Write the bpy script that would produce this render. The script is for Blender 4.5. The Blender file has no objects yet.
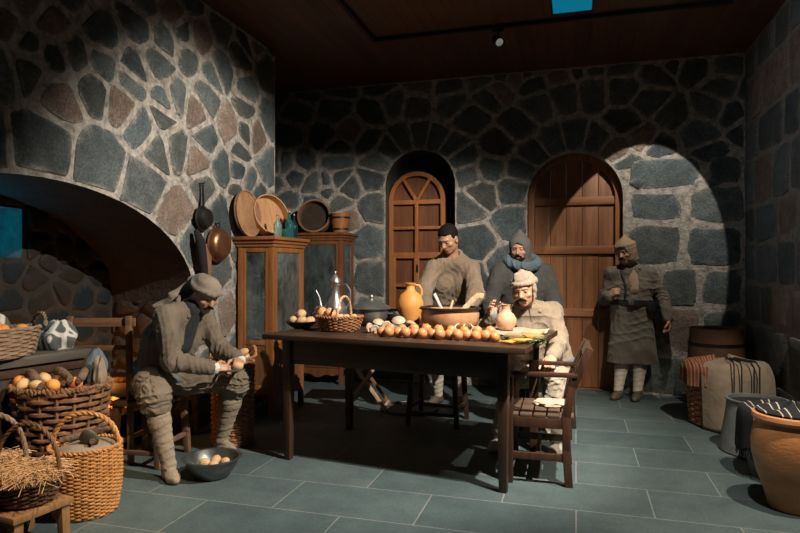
import bpy, bmesh, math, random
import numpy as np
from mathutils import Vector, Matrix, Euler, geometry
PI = math.pi
S = bpy.context.scene
COL = S.collection
rnd = random.Random(7)
V = Vector

# ------------------------------------------------------------------ materials
MATS = {}
def nt(m): return m.node_tree.nodes, m.node_tree.links
def base_mat(name):
    m = bpy.data.materials.new(name); m.use_nodes = True
    n, l = nt(m); b = n['Principled BSDF']
    MATS[name] = m
    return m, n, l, b
def ramp(n, stops):
    r = n.new('ShaderNodeValToRGB'); e = r.color_ramp.elements
    while len(e) < len(stops): e.new(0.5)
    for i, (p, c) in enumerate(stops):
        e[i].position = p; e[i].color = (*c, 1)
    return r
def coords(n, l, scale=(1, 1, 1), rot=(0, 0, 0), kind='Object'):
    tc = n.new('ShaderNodeTexCoord'); mp = n.new('ShaderNodeMapping')
    mp.inputs['Scale'].default_value = scale; mp.inputs['Rotation'].default_value = rot
    l.new(tc.outputs[kind], mp.inputs['Vector'])
    return mp.outputs['Vector']
def noise(n, l, vec, scale, detail=5, rough=.6, dist=0):
    t = n.new('ShaderNodeTexNoise'); t.inputs['Scale'].default_value = scale
    t.inputs['Detail'].default_value = detail; t.inputs['Roughness'].default_value = rough
    t.inputs['Distortion'].default_value = dist
    l.new(vec, t.inputs['Vector']); return t.outputs['Fac']
def bump(n, l, b, src, strength=.3, dist=.01, prev=None):
    bp = n.new('ShaderNodeBump'); bp.inputs['Strength'].default_value = strength
    bp.inputs['Distance'].default_value = dist; l.new(src, bp.inputs['Height'])
    if prev: l.new(prev.outputs[0], bp.inputs['Normal'])
    l.new(bp.outputs[0], b.inputs['Normal']); return bp
def mixc(n, l, fac, a, b, mode='MIX'):
    m = n.new('ShaderNodeMix'); m.data_type = 'RGBA'; m.blend_type = mode
    for s, v in ((m.inputs[0], fac), (m.inputs[6], a), (m.inputs[7], b)):
        if isinstance(v, (int, float)): s.default_value = v
        elif isinstance(v, tuple): s.default_value = (*v, 1)
        else: l.new(v, s)
    return m.outputs[2]
def simple(name, c1, c2, scale=8, rough=.7, metal=0, bstr=.3, bscale=None, stretch=(1, 1, 1), lo=.3, hi=.7, spec=.5, bdist=.006, detail=6, dist=0, sheen=0):
    m, n, l, b = base_mat(name)
    v = coords(n, l, stretch)
    f = noise(n, l, v, scale, detail, .62, dist)
    r = ramp(n, [(lo, c1), (hi, c2)]); l.new(f, r.inputs[0])
    l.new(r.outputs[0], b.inputs['Base Color'])
    b.inputs['Roughness'].default_value = rough; b.inputs['Metallic'].default_value = metal
    b.inputs['Specular IOR Level'].default_value = spec
    if sheen: b.inputs['Sheen Weight'].default_value = sheen
    if bstr: bump(n, l, b, noise(n, l, v, bscale or scale * 3, 4), bstr, bdist)
    return m
def wood(name, c1, c2, axis='Z', scale=9, rough=.45, bstr=.18, spec=.4):
    st = {'X': (.09, 1, 1), 'Y': (1, .09, 1), 'Z': (1, 1, .09)}[axis]
    m, n, l, b = base_mat(name)
    v = coords(n, l, st)
    f = noise(n, l, v, scale, 8, .65, 1.2); g = noise(n, l, v, scale * 7, 4, .6)
    r = ramp(n, [(.28, c1), (.72, c2)]); l.new(f, r.inputs[0])
    dk = ramp(n, [(.3, (.62, .6, .58)), (.6, (1, 1, 1))]); l.new(g, dk.inputs[0])
    l.new(mixc(n, l, .7, r.outputs[0], dk.outputs[0], 'MULTIPLY'), b.inputs['Base Color'])
    b.inputs['Roughness'].default_value = rough; b.inputs['Specular IOR Level'].default_value = spec
    bump(n, l, b, g, bstr, .004)
    return m
def cloth(name, c, vary=.3, weave=260, rough=.95, c2=None):
    m, n, l, b = base_mat(name)
    v = coords(n, l)
    f = noise(n, l, v, 7, 6, .65)
    d = c2 or tuple(x * (1 - vary) for x in c); u = tuple(min(1, x * (1 + vary)) for x in c)
    r = ramp(n, [(.3, d), (.7, u)]); l.new(f, r.inputs[0])
    g = noise(n, l, v, weave, 2, .5)
    l.new(r.outputs[0], b.inputs['Base Color'])
    b.inputs['Roughness'].default_value = rough; b.inputs['Specular IOR Level'].default_value = .15
    b.inputs['Sheen Weight'].default_value = min(.15, max(c) * .4)
    bp = bump(n, l, b, noise(n, l, v, 15, 6, .62, .8), .5, .016)
    bump(n, l, b, g, .35, .003, bp)
    return m
def striped(name, stops, scale, direction='X', rot=(0, 0, 0)):
    m, n, l, b = base_mat(name)
    v = coords(n, l, (1, 1, 1), rot)
    w = n.new('ShaderNodeTexWave'); w.wave_type = 'BANDS'; w.bands_direction = direction
    w.inputs['Scale'].default_value = scale; w.inputs['Distortion'].default_value = 1.2; w.inputs['Detail Scale'].default_value = .6
    l.new(v, w.inputs['Vector'])
    r = ramp(n, stops); r.color_ramp.interpolation = 'CONSTANT'; l.new(w.outputs['Fac'], r.inputs[0])
    l.new(r.outputs[0], b.inputs['Base Color']); b.inputs['Roughness'].default_value = .95
    b.inputs['Specular IOR Level'].default_value = .15
    bump(n, l, b, noise(n, l, v, 150, 3), .4, .004)
    return m
def emit(name, c, strength):
    m, n, l, b = base_mat(name)
    b.inputs['Base Color'].default_value = (*c, 1); b.inputs['Emission Color'].default_value = (*c, 1)
    b.inputs['Emission Strength'].default_value = strength
    return m
def toned(name, gain, bscale, bstr, rough=.85, spot=(.75, 1.25)):
    """stone: per-stone tone attribute x mottled noise"""
    m, n, l, b = base_mat(name)
    at = n.new('ShaderNodeAttribute'); at.attribute_name = 'tone'
    v = coords(n, l)
    f = noise(n, l, v, 9, 8, .7); r = ramp(n, [(.3, (spot[0],) * 3), (.7, (spot[1],) * 3)]); l.new(f, r.inputs[0])
    c = mixc(n, l, 1.0, at.outputs['Color'], r.outputs[0], 'MULTIPLY')
    g = noise(n, l, v, 70, 5, .7); r2 = ramp(n, [(.35, (.7, .7, .7)), (.68, (gain, gain, gain))]); l.new(g, r2.inputs[0])
    l.new(mixc(n, l, 1.0, c, r2.outputs[0], 'MULTIPLY'), b.inputs['Base Color'])
    b.inputs['Roughness'].default_value = rough; b.inputs['Specular IOR Level'].default_value = .35
    bp = bump(n, l, b, f, .5, .03); bump(n, l, b, noise(n, l, v, bscale, 5, .7), bstr, .012, bp)
    return m

toned('stone', 1.9, 55, .9, spot=(.6, 1.3))
simple('mortar', (.13, .125, .115), (.43, .405, .37), 16, .95, 0, .9, 40, bdist=.02, lo=.32, hi=.62, detail=9)
simple('mortar_dark', (.10, .095, .088), (.19, .178, .16), 14, .95, 0, .9, 40, bdist=.02)
simple('hearth_black', (.009, .008, .007), (.026, .020, .015), 8, .95, 0, .8, 30, bdist=.02)  # near-black tone for the fireplace recess and hearth block
simple('recess_dark', (.03, .028, .026), (.06, .055, .05), 6, .95, 0, .6, 30)
wood('table_wood', (.030, .017, .011), (.075, .042, .026), 'X', 10, .42)
wood('table_leg_wood', (.030, .016, .010), (.085, .043, .024), 'Z', 10, .42)
wood('chair_wood', (.028, .013, .009), (.075, .034, .021), 'Z', 12, .38)
wood('seat_wood', (.05, .03, .022), (.13, .082, .058), 'X', 12, .5)
wood('cabinet_wood', (.17, .062, .020), (.36, .15, .05), 'Z', 9, .42)
wood('cabinet_wood_h', (.17, .062, .020), (.36, .15, .05), 'X', 9, .42)
wood('cabinet_panel', (.13, .052, .022), (.25, .105, .044), 'Z', 7, .5)
wood('old_cabinet_wood', (.11, .042, .018), (.22, .09, .036), 'Z', 9, .45)
wood('door_wood', (.16, .060, .024), (.36, .155, .065), 'Z', 6, .5, .3)
wood('door_batten', (.17, .066, .028), (.36, .158, .068), 'X', 7, .5, .3)
wood('window_wood', (.21, .074, .025), (.42, .16, .052), 'Z', 8, .5)
wood('window_board', (.085, .031, .013), (.21, .08, .032), 'Z', 5, .55)
wood('bright_wood', (.33, .17, .075), (.58, .33, .16), 'X', 9, .55)
wood('pale_wood', (.42, .27, .15), (.66, .46, .29), 'Z', 10, .6)
wood('stool_wood', (.22, .115, .05), (.42, .24, .115), 'Z', 10, .6)
wood('rustic_wood', (.12, .06, .032), (.26, .14, .075), 'X', 10, .65)
wood('tray_wood', (.24, .13, .065), (.42, .25, .135), 'Z', 8, .55)
wood('dark_wood', (.02, .013, .01), (.05, .032, .022), 'Z', 9, .5)
wood('slab_wood', (.05, .045, .040), (.13, .115, .10), 'Y', 8, .6)
simple('wicker_brown', (.075, .036, .017), (.24, .125, .062), 30, .6, 0, .3, 120)
simple('wicker_gold', (.28, .12, .036), (.55, .27, .09), 28, .55, 0, .3, 120)
simple('wicker_grey', (.13, .085, .055), (.33, .23, .15), 26, .7, 0, .3, 120)
simple('wicker_red', (.16, .062, .028), (.38, .175, .08), 30, .5, 0, .3, 120)
simple('terracotta', (.36, .155, .055), (.60, .30, .125), 5, .6, 0, .25, 60)
simple('ochre_clay', (.54, .22, .045), (.70, .34, .09), 6, .55, 0, .2, 60)
simple('pink_clay', (.52, .29, .17), (.68, .42, .27), 7, .6, 0, .2, 60)
simple('big_jar_clay', (.36, .135, .048), (.62, .29, .125), 3.2, .38, 0, .35, 40, (1, 1, 2.2))
simple('pot_copper', (.30, .125, .05), (.62, .34, .175), 5, .42, .08, .2, 40, (1, 1, .6))
simple('dark_clay', (.085, .042, .026), (.16, .082, .05), 5, .55, 0, .25, 40)
simple('iron', (.022, .022, .024), (.06, .058, .055), 9, .42, .75, .2, 60)
simple('pewter', (.20, .21, .21), (.38, .38, .37), 9, .38, .8, .15, 50)
simple('copper', (.20, .085, .045), (.42, .20, .11), 8, .36, .85, .15, 50)
simple('tin_grey', (.10, .115, .12), (.19, .21, .215), 8, .6, .25, .2, 50)
simple('steel', (.12, .13, .13), (.25, .26, .26), 9, .33, .85, .15, 60)
simple('potato', (.45, .27, .12), (.70, .48, .26), 16, .6, 0, .3, 60)
simple('onion_skin', (.42, .13, .04), (.68, .31, .125), 9, .45, 0, .12, 40, (1, 1, .25))
simple('orange_peel', (.66, .22, .045), (.85, .36, .09), 14, .5, 0, .25, 160)
simple('apple_skin', (.62, .22, .10), (.82, .50, .24), 8, .4, 0, .1, 40)
simple('mushroom_flesh', (.38, .27, .18), (.62, .48, .35), 12, .6, 0, .2, 60)
simple('garlic', (.58, .50, .40), (.80, .73, .62), 12, .6, 0, .2, 60)
simple('carrot', (.72, .26, .04), (.86, .42, .09), 30, .5, 0, .3, 90)
simple('leaf', (.035, .075, .025), (.10, .16, .05), 20, .55, 0, .3, 60)
simple('straw', (.42, .24, .12), (.72, .48, .27), 40, .8, 0, .2, 90)
simple('bark', (.07, .045, .03), (.20, .13, .09), 12, .85, 0, .8, 40, bdist=.015)
simple('bread', (.42, .24, .11), (.62, .41, .22), 14, .8, 0, .5, 60)
simple('black_metal', (.010, .010, .011), (.022, .022, .023), 12, .45, .4, .1, 60)
cloth('coat_olive', (.158, .128, .097), .25)
cloth('coat_brown', (.215, .162, .118), .2)
cloth('coat_khaki', (.265, .212, .158), .2)
cloth('coat_grey', (.062, .064, .060), .22)
cloth('coat_dusk', (.140, .122, .100), .2)
cloth('breeches', (.165, .135, .102), .22)
cloth('trousers_pale', (.34, .295, .235), .2)
cloth('puttee', (.25, .205, .155), .2)
cloth('puttee_pale', (.50, .45, .38), .15)
cloth('wrap_scarf', (.21, .175, .145), .28)
cloth('hat_cream', (.36, .29, .225), .18)
cloth('hat_grey', (.10, .098, .090), .2)
cloth('scarf_blue', (.085, .125, .150), .2)
cloth('white_cloth', (.62, .61, .58), .1)
cloth('cuff_teal', (.20, .26, .265), .15)
cloth('linen', (.44, .35, .275), .14)
cloth('dark_cloth', (.022, .022, .025), .3)
cloth('sack_cloth', (.215, .175, .135), .25, 180)
cloth('slate_cloth', (.10, .13, .16), .2)
cloth('vest_dark', (.03, .032, .036), .25)
cloth('shirt', (.34, .235, .17), .15)
simple('leather_black', (.012, .012, .013), (.03, .028, .027), 14, .45, 0, .25, 60)
simple('shoe_leather', (.05, .036, .026), (.11, .08, .055), 14, .6, 0, .3, 60)
simple('hair_dark', (.005, .004, .004), (.012, .010, .009), 60, .8, 0, .6, 140, (1, 1, .3), spec=.12)
simple('skin', (.50, .275, .17), (.62, .36, .23), 22, .52, 0, .2, 130, bdist=.002)
simple('skin_dark', (.36, .19, .115), (.46, .255, .16), 22, .5, 0, .2, 130, bdist=.002)
simple('lips', (.32, .13, .09), (.40, .17, .12), 22, .45, 0, 0)
simple('eye_dark', (.015, .012, .010), (.04, .03, .025), 22, .2, 0, 0)
striped('stripe_blanket', [(0, (.20, .072, .045)), (.30, (.34, .15, .085)), (.45, (.42, .27, .17)), (.6, (.22, .075, .045)), (.85, (.10, .05, .04))], 7)
striped('stripe_dark', [(0, (.018, .020, .022)), (.62, (.42, .38, .32)), (.80, (.025, .026, .028))], 3.4)
striped('hat_bands', [(0, (.26, .20, .14)), (.32, (.30, .135, .10)), (.48, (.36, .30, .22)), (.70, (.27, .19, .13))], 9, 'Z')
# printed white and charcoal cloth
m, n, l, b = base_mat('print_cloth')
vv = coords(n, l); vo = n.new('ShaderNodeTexVoronoi'); vo.feature = 'DISTANCE_TO_EDGE'; vo.inputs['Scale'].default_value = 9
l.new(vv, vo.inputs['Vector']); r = ramp(n, [(.10, (.60, .58, .54)), (.16, (.09, .10, .10))]); l.new(vo.outputs['Distance'], r.inputs[0])
l.new(r.outputs[0], b.inputs['Base Color']); b.inputs['Roughness'].default_value = .95
bump(n, l, b, noise(n, l, vv, 120, 3), .4, .004)
# cabinet glass
m, n, l, b = base_mat('pane_glass')
tr = n.new('ShaderNodeBsdfTransparent'); tr.inputs[0].default_value = (.86, .92, .92, 1)
gl = n.new('ShaderNodeBsdfGlossy'); gl.inputs['Roughness'].default_value = .12; gl.inputs[0].default_value = (.85, .95, 1, 1)
fr = n.new('ShaderNodeFresnel'); fr.inputs[0].default_value = 1.5
bpn = n.new('ShaderNodeBump'); bpn.inputs['Strength'].default_value = .25; bpn.inputs['Distance'].default_value = .02
l.new(noise(n, l, coords(n, l), 9, 2), bpn.inputs['Height']); l.new(bpn.outputs[0], gl.inputs['Normal']); l.new(bpn.outputs[0], fr.inputs['Normal'])
mx = n.new('ShaderNodeMixShader'); ad = n.new('ShaderNodeMath'); ad.operation = 'ADD'; ad.inputs[1].default_value = .10
l.new(fr.outputs[0], ad.inputs[0]); l.new(ad.outputs[0], mx.inputs[0]); l.new(tr.outputs[0], mx.inputs[1]); l.new(gl.outputs[0], mx.inputs[2])
df = n.new('ShaderNodeBsdfDiffuse'); df.inputs[0].default_value = (.30, .38, .39, 1)
dn_ = ramp(n, [(.35, (.06, .06, .06)), (.7, (.30, .30, .30))]); l.new(noise(n, l, coords(n, l, (1, 1, .5)), 9, 6, .7), dn_.inputs[0])
m2 = n.new('ShaderNodeMixShader'); l.new(dn_.outputs[0], m2.inputs[0]); l.new(mx.outputs[0], m2.inputs[1]); l.new(df.outputs[0], m2.inputs[2])
l.new(m2.outputs[0], n['Material Output'].inputs['Surface'])
def bottle_glass(name, c):
    m, n, l, b = base_mat(name)
    b.inputs['Base Color'].default_value = (*c, 1); b.inputs['Roughness'].default_value = .08
    b.inputs['Transmission Weight'].default_value = .85; b.inputs['IOR'].default_value = 1.3
bottle_glass('glass_teal', (.08, .42, .42)); bottle_glass('glass_clear', (.62, .80, .80))
bottle_glass('glass_dusk', (.05, .15, .2))
emit('ember', (1.0, .24, .02), 2.2)
emit('lamp_lens', (1.0, .93, .82), .12)
emit('blue_patch_glow', (.0, .25, .42), .5)
# slate floor tiles
m, n, l, b = base_mat('floor_tiles')
vv = coords(n, l)
bk = n.new('ShaderNodeTexBrick'); bk.offset = .5; bk.inputs['Scale'].default_value = 1
bk.inputs['Brick Width'].default_value = .80; bk.inputs['Row Height'].default_value = .43
bk.inputs['Mortar Size'].default_value = .0042; bk.inputs['Mortar Smooth'].default_value = .1
bk.inputs['Color1'].default_value = (.050, .078, .085, 1); bk.inputs['Color2'].default_value = (.074, .106, .112, 1)
bk.inputs['Mortar'].default_value = (.17, .18, .175, 1); l.new(vv, bk.inputs['Vector'])
f = noise(n, l, vv, 3.5, 8, .7); r = ramp(n, [(.3, (.72, .74, .76)), (.7, (1.2, 1.18, 1.14))]); l.new(f, r.inputs[0])
g = noise(n, l, vv, 60, 6, .75); r2 = ramp(n, [(.35, (.72, .72, .72)), (.7, (1.3, 1.3, 1.3))]); l.new(g, r2.inputs[0])
c = mixc(n, l, 1.0, bk.outputs['Color'], r.outputs[0], 'MULTIPLY')
l.new(mixc(n, l, .8, c, r2.outputs[0], 'MULTIPLY'), b.inputs['Base Color'])
b.inputs['Roughness'].default_value = .62; b.inputs['Specular IOR Level'].default_value = .4
bp = bump(n, l, b, g, .25, .006)
iv = n.new('ShaderNodeMath'); iv.operation = 'SUBTRACT'; iv.inputs[0].default_value = 1; l.new(bk.outputs['Fac'], iv.inputs[1])
bump(n, l, b, iv.outputs[0], .5, .004, bp)
# plank ceiling
m, n, l, b = base_mat('ceiling_planks')
vv = coords(n, l, (1, 1, 1), (0, 0, PI / 2))
bk = n.new('ShaderNodeTexBrick'); bk.inputs['Brick Width'].default_value = 2.6; bk.inputs['Row Height'].default_value = .13
bk.inputs['Scale'].default_value = 1; bk.inputs['Mortar Size'].default_value = .003
bk.inputs['Color1'].default_value = (.085, .036, .018, 1); bk.inputs['Color2'].default_value = (.125, .055, .027, 1)
bk.inputs['Mortar'].default_value = (.01, .006, .004, 1); l.new(vv, bk.inputs['Vector'])
gv = coords(n, l, (1, .07, 1)); g = noise(n, l, gv, 22, 8, .7, .8)
r = ramp(n, [(.3, (.6, .58, .55)), (.7, (1.25, 1.25, 1.25))]); l.new(g, r.inputs[0])
l.new(mixc(n, l, 1.0, bk.outputs['Color'], r.outputs[0], 'MULTIPLY'), b.inputs['Base Color'])
b.inputs['Roughness'].default_value = .4; bump(n, l, b, g, .2, .004)

# ------------------------------------------------------------------ objects
def tag(o, label=None, cat=None, group=None, kind=None):
    if label: o['label'] = label
    if cat: o['category'] = cat
    if group: o['group'] = group
    if kind: o['kind'] = kind
    return o
def thing(name, label, cat, loc=(0, 0, 0), rz=0, group=None):
    o = bpy.data.objects.new(name, None); COL.objects.link(o)
    o.location = loc; o.rotation_euler = (0, 0, rz); o.empty_display_size = .1
    return tag(o, label, cat, group)
def mesh_obj(name, verts, faces, mat, parent=None, smooth=True, bevel=0, mats=None, midx=None, angle=40, normals=True):
    me = bpy.data.meshes.new(name)
    me.from_pydata([tuple(v) for v in verts], [], [tuple(f) for f in faces])
    bm = bmesh.new(); bm.from_mesh(me)
    if normals: bmesh.ops.recalc_face_normals(bm, faces=bm.faces)
    if bevel:
        es = [e for e in bm.edges if len(e.link_faces) == 2 and e.calc_face_angle(0) > .6]
        bmesh.ops.bevel(bm, geom=es, offset=bevel, segments=2, profile=.6, affect='EDGES', clamp_overlap=True)
    bm.to_mesh(me); bm.free()
    for x in (mats or [mat]): me.materials.append(MATS[x])
    if midx is not None: me.polygons.foreach_set('material_index', list(midx))
    if smooth:
        me.polygons.foreach_set('use_smooth', [True] * len(me.polygons))
        me.set_sharp_from_angle(angle=math.radians(angle))
    o = bpy.data.objects.new(name, me); COL.objects.link(o)
    if parent: o.parent = parent
    return o

class MB:
    def __init__(s): s.v = []; s.f = []
    def add(s, vs, fs):
        o = len(s.v); s.v += [V(p) for p in vs]; s.f += [tuple(i + o for i in f) for f in fs]; return s
    def box(s, c, d, rot=None, taper=1):
        x, y, z = (q / 2 for q in d)
        M = (rot if isinstance(rot, Matrix) else Euler(rot).to_matrix()) if rot is not None else Matrix.Identity(3)
        vs = []
        for k in (-1, 1):
            t = taper if k < 0 else 1
            for i, j in ((-1, -1), (1, -1), (1, 1), (-1, 1)):
                vs.append(M @ V((i * x * t, j * y * t, k * z)) + V(c))
        return s.add(vs, [(3, 2, 1, 0), (4, 5, 6, 7), (0, 1, 5, 4), (1, 2, 6, 5), (2, 3, 7, 6), (3, 0, 4, 7)])
    def bar(s, a, b, w, h, up=(0, 0, 1), w2=None, h2=None):
        a, b = V(a), V(b); d = (b - a).normalized(); u = V(up)
        if abs(d.dot(u)) > .98: u = V((0, 1, 0))
        x = d.cross(u).normalized(); u = x.cross(d)
        w2 = w if w2 is None else w2; h2 = h if h2 is None else h2
        vs = []
        for p, ww, hh in ((a, w, h), (b, w2, h2)):
            for i, j in ((-1, -1), (1, -1), (1, 1), (-1, 1)): vs.append(p + x * i * ww / 2 + u * j * hh / 2)
        return s.add(vs, [(3, 2, 1, 0), (4, 5, 6, 7), (0, 1, 5, 4), (1, 2, 6, 5), (2, 3, 7, 6), (3, 0, 4, 7)])
    def tube(s, pts, r, n=8, closed=False, flat=1.0):
        pts = [V(p) for p in pts]; N = len(pts)
        if not hasattr(r, '__len__'): r = [r] * N
        vs = []; ref = None
        for i, p in enumerate(pts):
            t = (pts[(i + 1) % N] - pts[i - 1]) if closed else (pts[min(i + 1, N - 1)] - pts[max(i - 1, 0)])
            t.normalize()
            if ref is None:
                ref = V((0, 0, 1)) if abs(t.z) < .9 else V((1, 0, 0))
            u = (ref - t * ref.dot(t)); u.normalize(); w = t.cross(u); ref = u
            for k in range(n):
                a = 2 * PI * k / n; vs.append(p + (u * math.cos(a) + w * math.sin(a) * flat) * r[i])
        fs = []
        for i in range(N if closed else N - 1):
            j = (i + 1) % N
            for k in range(n):
                fs.append((i * n + k, i * n + (k + 1) % n, j * n + (k + 1) % n, j * n + k))
        if not closed: fs += [tuple(range(n))[::-1], tuple((N - 1) * n + k for k in range(n))]
        return s.add(vs, fs)
    def lathe(s, prof, n=32, c=(0, 0, 0), M=None, wob=None):
        vs = []; c = V(c)
        for r, z in prof:
            for k in range(n):
                a = 2 * PI * k / n; rr = r * (1 + (wob(a, z) if wob else 0))
                p = V((rr * math.cos(a), rr * math.sin(a), z))
                vs.append((M @ p if M else p) + c)
        fs = [(i * n + k, i * n + (k + 1) % n, (i + 1) * n + (k + 1) % n, (i + 1) * n + k) for i in range(len(prof) - 1) for k in range(n)]
        L = len(prof) - 1
        if prof[0][0] > .02 and prof[-1][0] > .02: fs += [(L * n + k, L * n + (k + 1) % n, (k + 1) % n, k) for k in range(n)]
        if prof[0][0] <= .02: fs.append(tuple(range(n))[::-1])
        if prof[-1][0] <= .02: fs.append(tuple(L * n + k for k in range(n)))
        return s.add(vs, fs)
    def blob(s, c, r, sub=2, seed=0, amp=.0, freq=3., M=None):
        bm = bmesh.new(); bmesh.ops.create_icosphere(bm, subdivisions=sub, radius=1)
        rr = random.Random(seed); ph = [rr.uniform(0, 6) for _ in range(6)]
        r = V(r) if hasattr(r, '__len__') else V((r, r, r))
        vs = []
        for q in bm.verts:
            p = q.co; k = 1 + amp * (math.sin(freq * p.x + ph[0]) + math.sin(freq * p.y * 1.3 + ph[1]) + math.sin(freq * 1.1 * p.z + ph[2])) / 2
            w = V((p.x * r.x, p.y * r.y, p.z * r.z)) * k
            vs.append((M @ w if M else w) + V(c))
        fs = [[w.index for w in f.verts] for f in bm.faces]; bm.free()
        return s.add(vs, fs)
    def prism(s, poly, M, d):
        """2-D polygon extruded by d along local z, placed by the 4x4 M"""
        n = len(poly); vs = [M @ V((x, y, 0)) for x, y in poly] + [M @ V((x, y, d)) for x, y in poly]
        return s.add(vs, [tuple(range(n))[::-1], tuple(range(n, 2 * n))] + [(i, (i + 1) % n, (i + 1) % n + n, i + n) for i in range(n)])
    def build(s, name, mat, parent=None, smooth=True, bevel=0, angle=40):
        return mesh_obj(name, s.v, s.f, mat, parent, smooth, bevel, angle=angle)

def shift(o, loc, rz=None):
    o.location = loc
    if rz is not None: o.rotation_euler = (0, 0, rz)
    return o
def dup(o, loc=None, rz=None, label=None, parent=None):
    c = o.copy(); COL.objects.link(c)
    if parent: c.parent = parent
    if loc is not None: c.location = loc
    if rz is not None: c.rotation_euler = rz if hasattr(rz, '__len__') else (0, 0, rz)
    if label: c['label'] = label
    for ch in list(o.children): dup(ch, parent=c)
    return c
def frame_matrix(origin, x, y, z):
    M = Matrix.Identity(4)
    for i, c in enumerate((x, y, z)):
        c = V(c).normalized()
        for j in range(3): M[j][i] = c[j]
    M.translation = V(origin); return M
# ------------------------------------------------------------------ stone walls
def clip(poly, px, py, nx, ny):
    """keep the side where (p - q).n <= 0"""
    out = []; N = len(poly)
    for i in range(N):
        a = poly[i]; b = poly[(i + 1) % N]
        da = (a[0] - px) * nx + (a[1] - py) * ny; db = (b[0] - px) * nx + (b[1] - py) * ny
        if da <= 0: out.append(a)
        if (da < 0 < db) or (db < 0 < da):
            t = da / (da - db); out.append((a[0] + (b[0] - a[0]) * t, a[1] + (b[1] - a[1]) * t))
    return out
def cells(seeds, u0, u1, v0, v1, squash=1.0):
    P = np.array([(s[0], s[1] * squash) for s in seeds]); out = []
    for i, s in enumerate(seeds):
        if s[2] == 'ghost': continue
        poly = [(u0, v0 * squash), (u1, v0 * squash), (u1, v1 * squash), (u0, v1 * squash)]
        d = np.hypot(P[:, 0] - P[i, 0], P[:, 1] - P[i, 1]); od = np.argsort(d)
        for j in od[1:26]:
            if d[j] < 1e-6 or d[j] > 2.4: continue
            poly = clip(poly, (P[i, 0] + P[j, 0]) / 2, (P[i, 1] + P[j, 1]) / 2, P[j, 0] - P[i, 0], P[j, 1] - P[i, 1])
            if len(poly) < 3: break
        if len(poly) >= 3: out.append(([(x, y / squash) for x, y in poly], s[2]))
    return out
def inset(poly, g):
    n = len(poly); cx = sum(p[0] for p in poly) / n; cy = sum(p[1] for p in poly) / n
    q = list(poly)
    for i in range(n):
        a, b = poly[i], poly[(i + 1) % n]
        nx, ny = b[1] - a[1], a[0] - b[0]; L = math.hypot(nx, ny)
        if L < 1e-6: continue
        nx /= L; ny /= L
        if (cx - a[0]) * nx + (cy - a[1]) * ny > 0: nx, ny = -nx, -ny
        q = clip(q, a[0] - nx * g, a[1] - ny * g, nx, ny)
        if len(q) < 3: return []
    return q
def rounded(poly, it=2, w=.22):
    for _ in range(it):
        o = []
        for i in range(len(poly)):
            a, b = poly[i], poly[(i + 1) % len(poly)]
            o += [(a[0] * (1 - w) + b[0] * w, a[1] * (1 - w) + b[1] * w), (a[0] * w + b[0] * (1 - w), a[1] * w + b[1] * (1 - w))]
        poly = o; w = .25
    return poly
class Wall:
    def __init__(s, mort=(.25, .235, .21)): s.v = []; s.f = []; s.t = []; s.m = []; s.mort = mort
    def face(s, pts, mat=0):
        o = len(s.v); s.v += [tuple(p) for p in pts]; s.t += [(.1, .1, .1)] * len(pts); s.f.append(tuple(range(o, o + len(pts)))); s.m.append(mat)
    def sheet(s, outer, holes, fn, mat=0):
        loops = [[V((x, y, 0)) for x, y in q] for q in [outer] + holes]
        flat = [p for q in loops for p in q]; o = len(s.v)
        s.v += [tuple(fn(p.x, p.y, 0)) for p in flat]; s.t += [(.1, .1, .1)] * len(flat)
        for tri in geometry.tessellate_polygon(loops): s.f.append(tuple(o + i for i in tri)); s.m.append(mat)
    def reveal(s, poly, fn, depth, mat=0, closed=False):
        for i in range(len(poly) if closed else len(poly) - 1):
            a, b = poly[i], poly[(i + 1) % len(poly)]
            s.face([fn(*a, 0), fn(*b, 0), fn(*b, -depth), fn(*a, -depth)], mat)
    def stone(s, poly, fn, tone, h, rr, mat=1):
        n = len(poly); cx = sum(p[0] for p in poly) / n; cy = sum(p[1] for p in poly) / n
        rad = max(1e-3, min(math.hypot(x - cx, y - cy) for x, y in poly)); o = len(s.v)
        tx, ty = rr.uniform(-.05, .05), rr.uniform(-.05, .05)
        rings = [(1.0, -.012), (1 - min(.10, .010 / rad), h * .55), (1 - min(.24, .028 / rad), h), (.55, h * 1.15)]
        ja = min(.010, rad * .07); jit = [rr.uniform(-ja, ja) for _ in range(n)]; sm = [max(0, rr.gauss(.2, .34)) for _ in range(n)]
        mixt = lambda w: tuple(a * (1 - w) + b * w for a, b in zip(tone, s.mort))
        for k, (sc, hh) in enumerate(rings):
            for i, (x, y) in enumerate(poly):
                dx, dy = x - cx, y - cy; L = math.hypot(dx, dy) or 1
                e = jit[i] + (jit[i - 1] if k else 0) * .5
                X, Y = cx + dx * sc + dx / L * e, cy + dy * sc + dy / L * e
                z = hh + (0 if k == 0 else (dx * sc * tx + dy * sc * ty) + rr.uniform(-.002, .002))
                s.v.append(tuple(fn(X, Y, z))); s.t.append(mixt(min(1, (.75, .15 + sm[i] * .9, sm[i] * .45 * rr.random(), 0)[k])))
        s.v.append(tuple(fn(cx, cy, h * 1.2))); s.t.append(tone)
        for k in range(3):
            for i in range(n):
                j = (i + 1) % n; s.f.append((o + k * n + i, o + k * n + j, o + k * n + n + j, o + k * n + n + i)); s.m.append(mat)
        for i in range(n): s.f.append((o + 3 * n + i, o + 3 * n + (i + 1) % n, o + 4 * n)); s.m.append(mat)
    def build(s, name, mats):
        o = mesh_obj(name, s.v, s.f, None, None, True, 0, mats, s.m, 35)
        a = o.data.color_attributes.new('tone', 'FLOAT_COLOR', 'POINT')
        a.data.foreach_set('color', [c for t in s.t for c in (*t, 1)])
        return tag(o, kind='structure')
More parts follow.
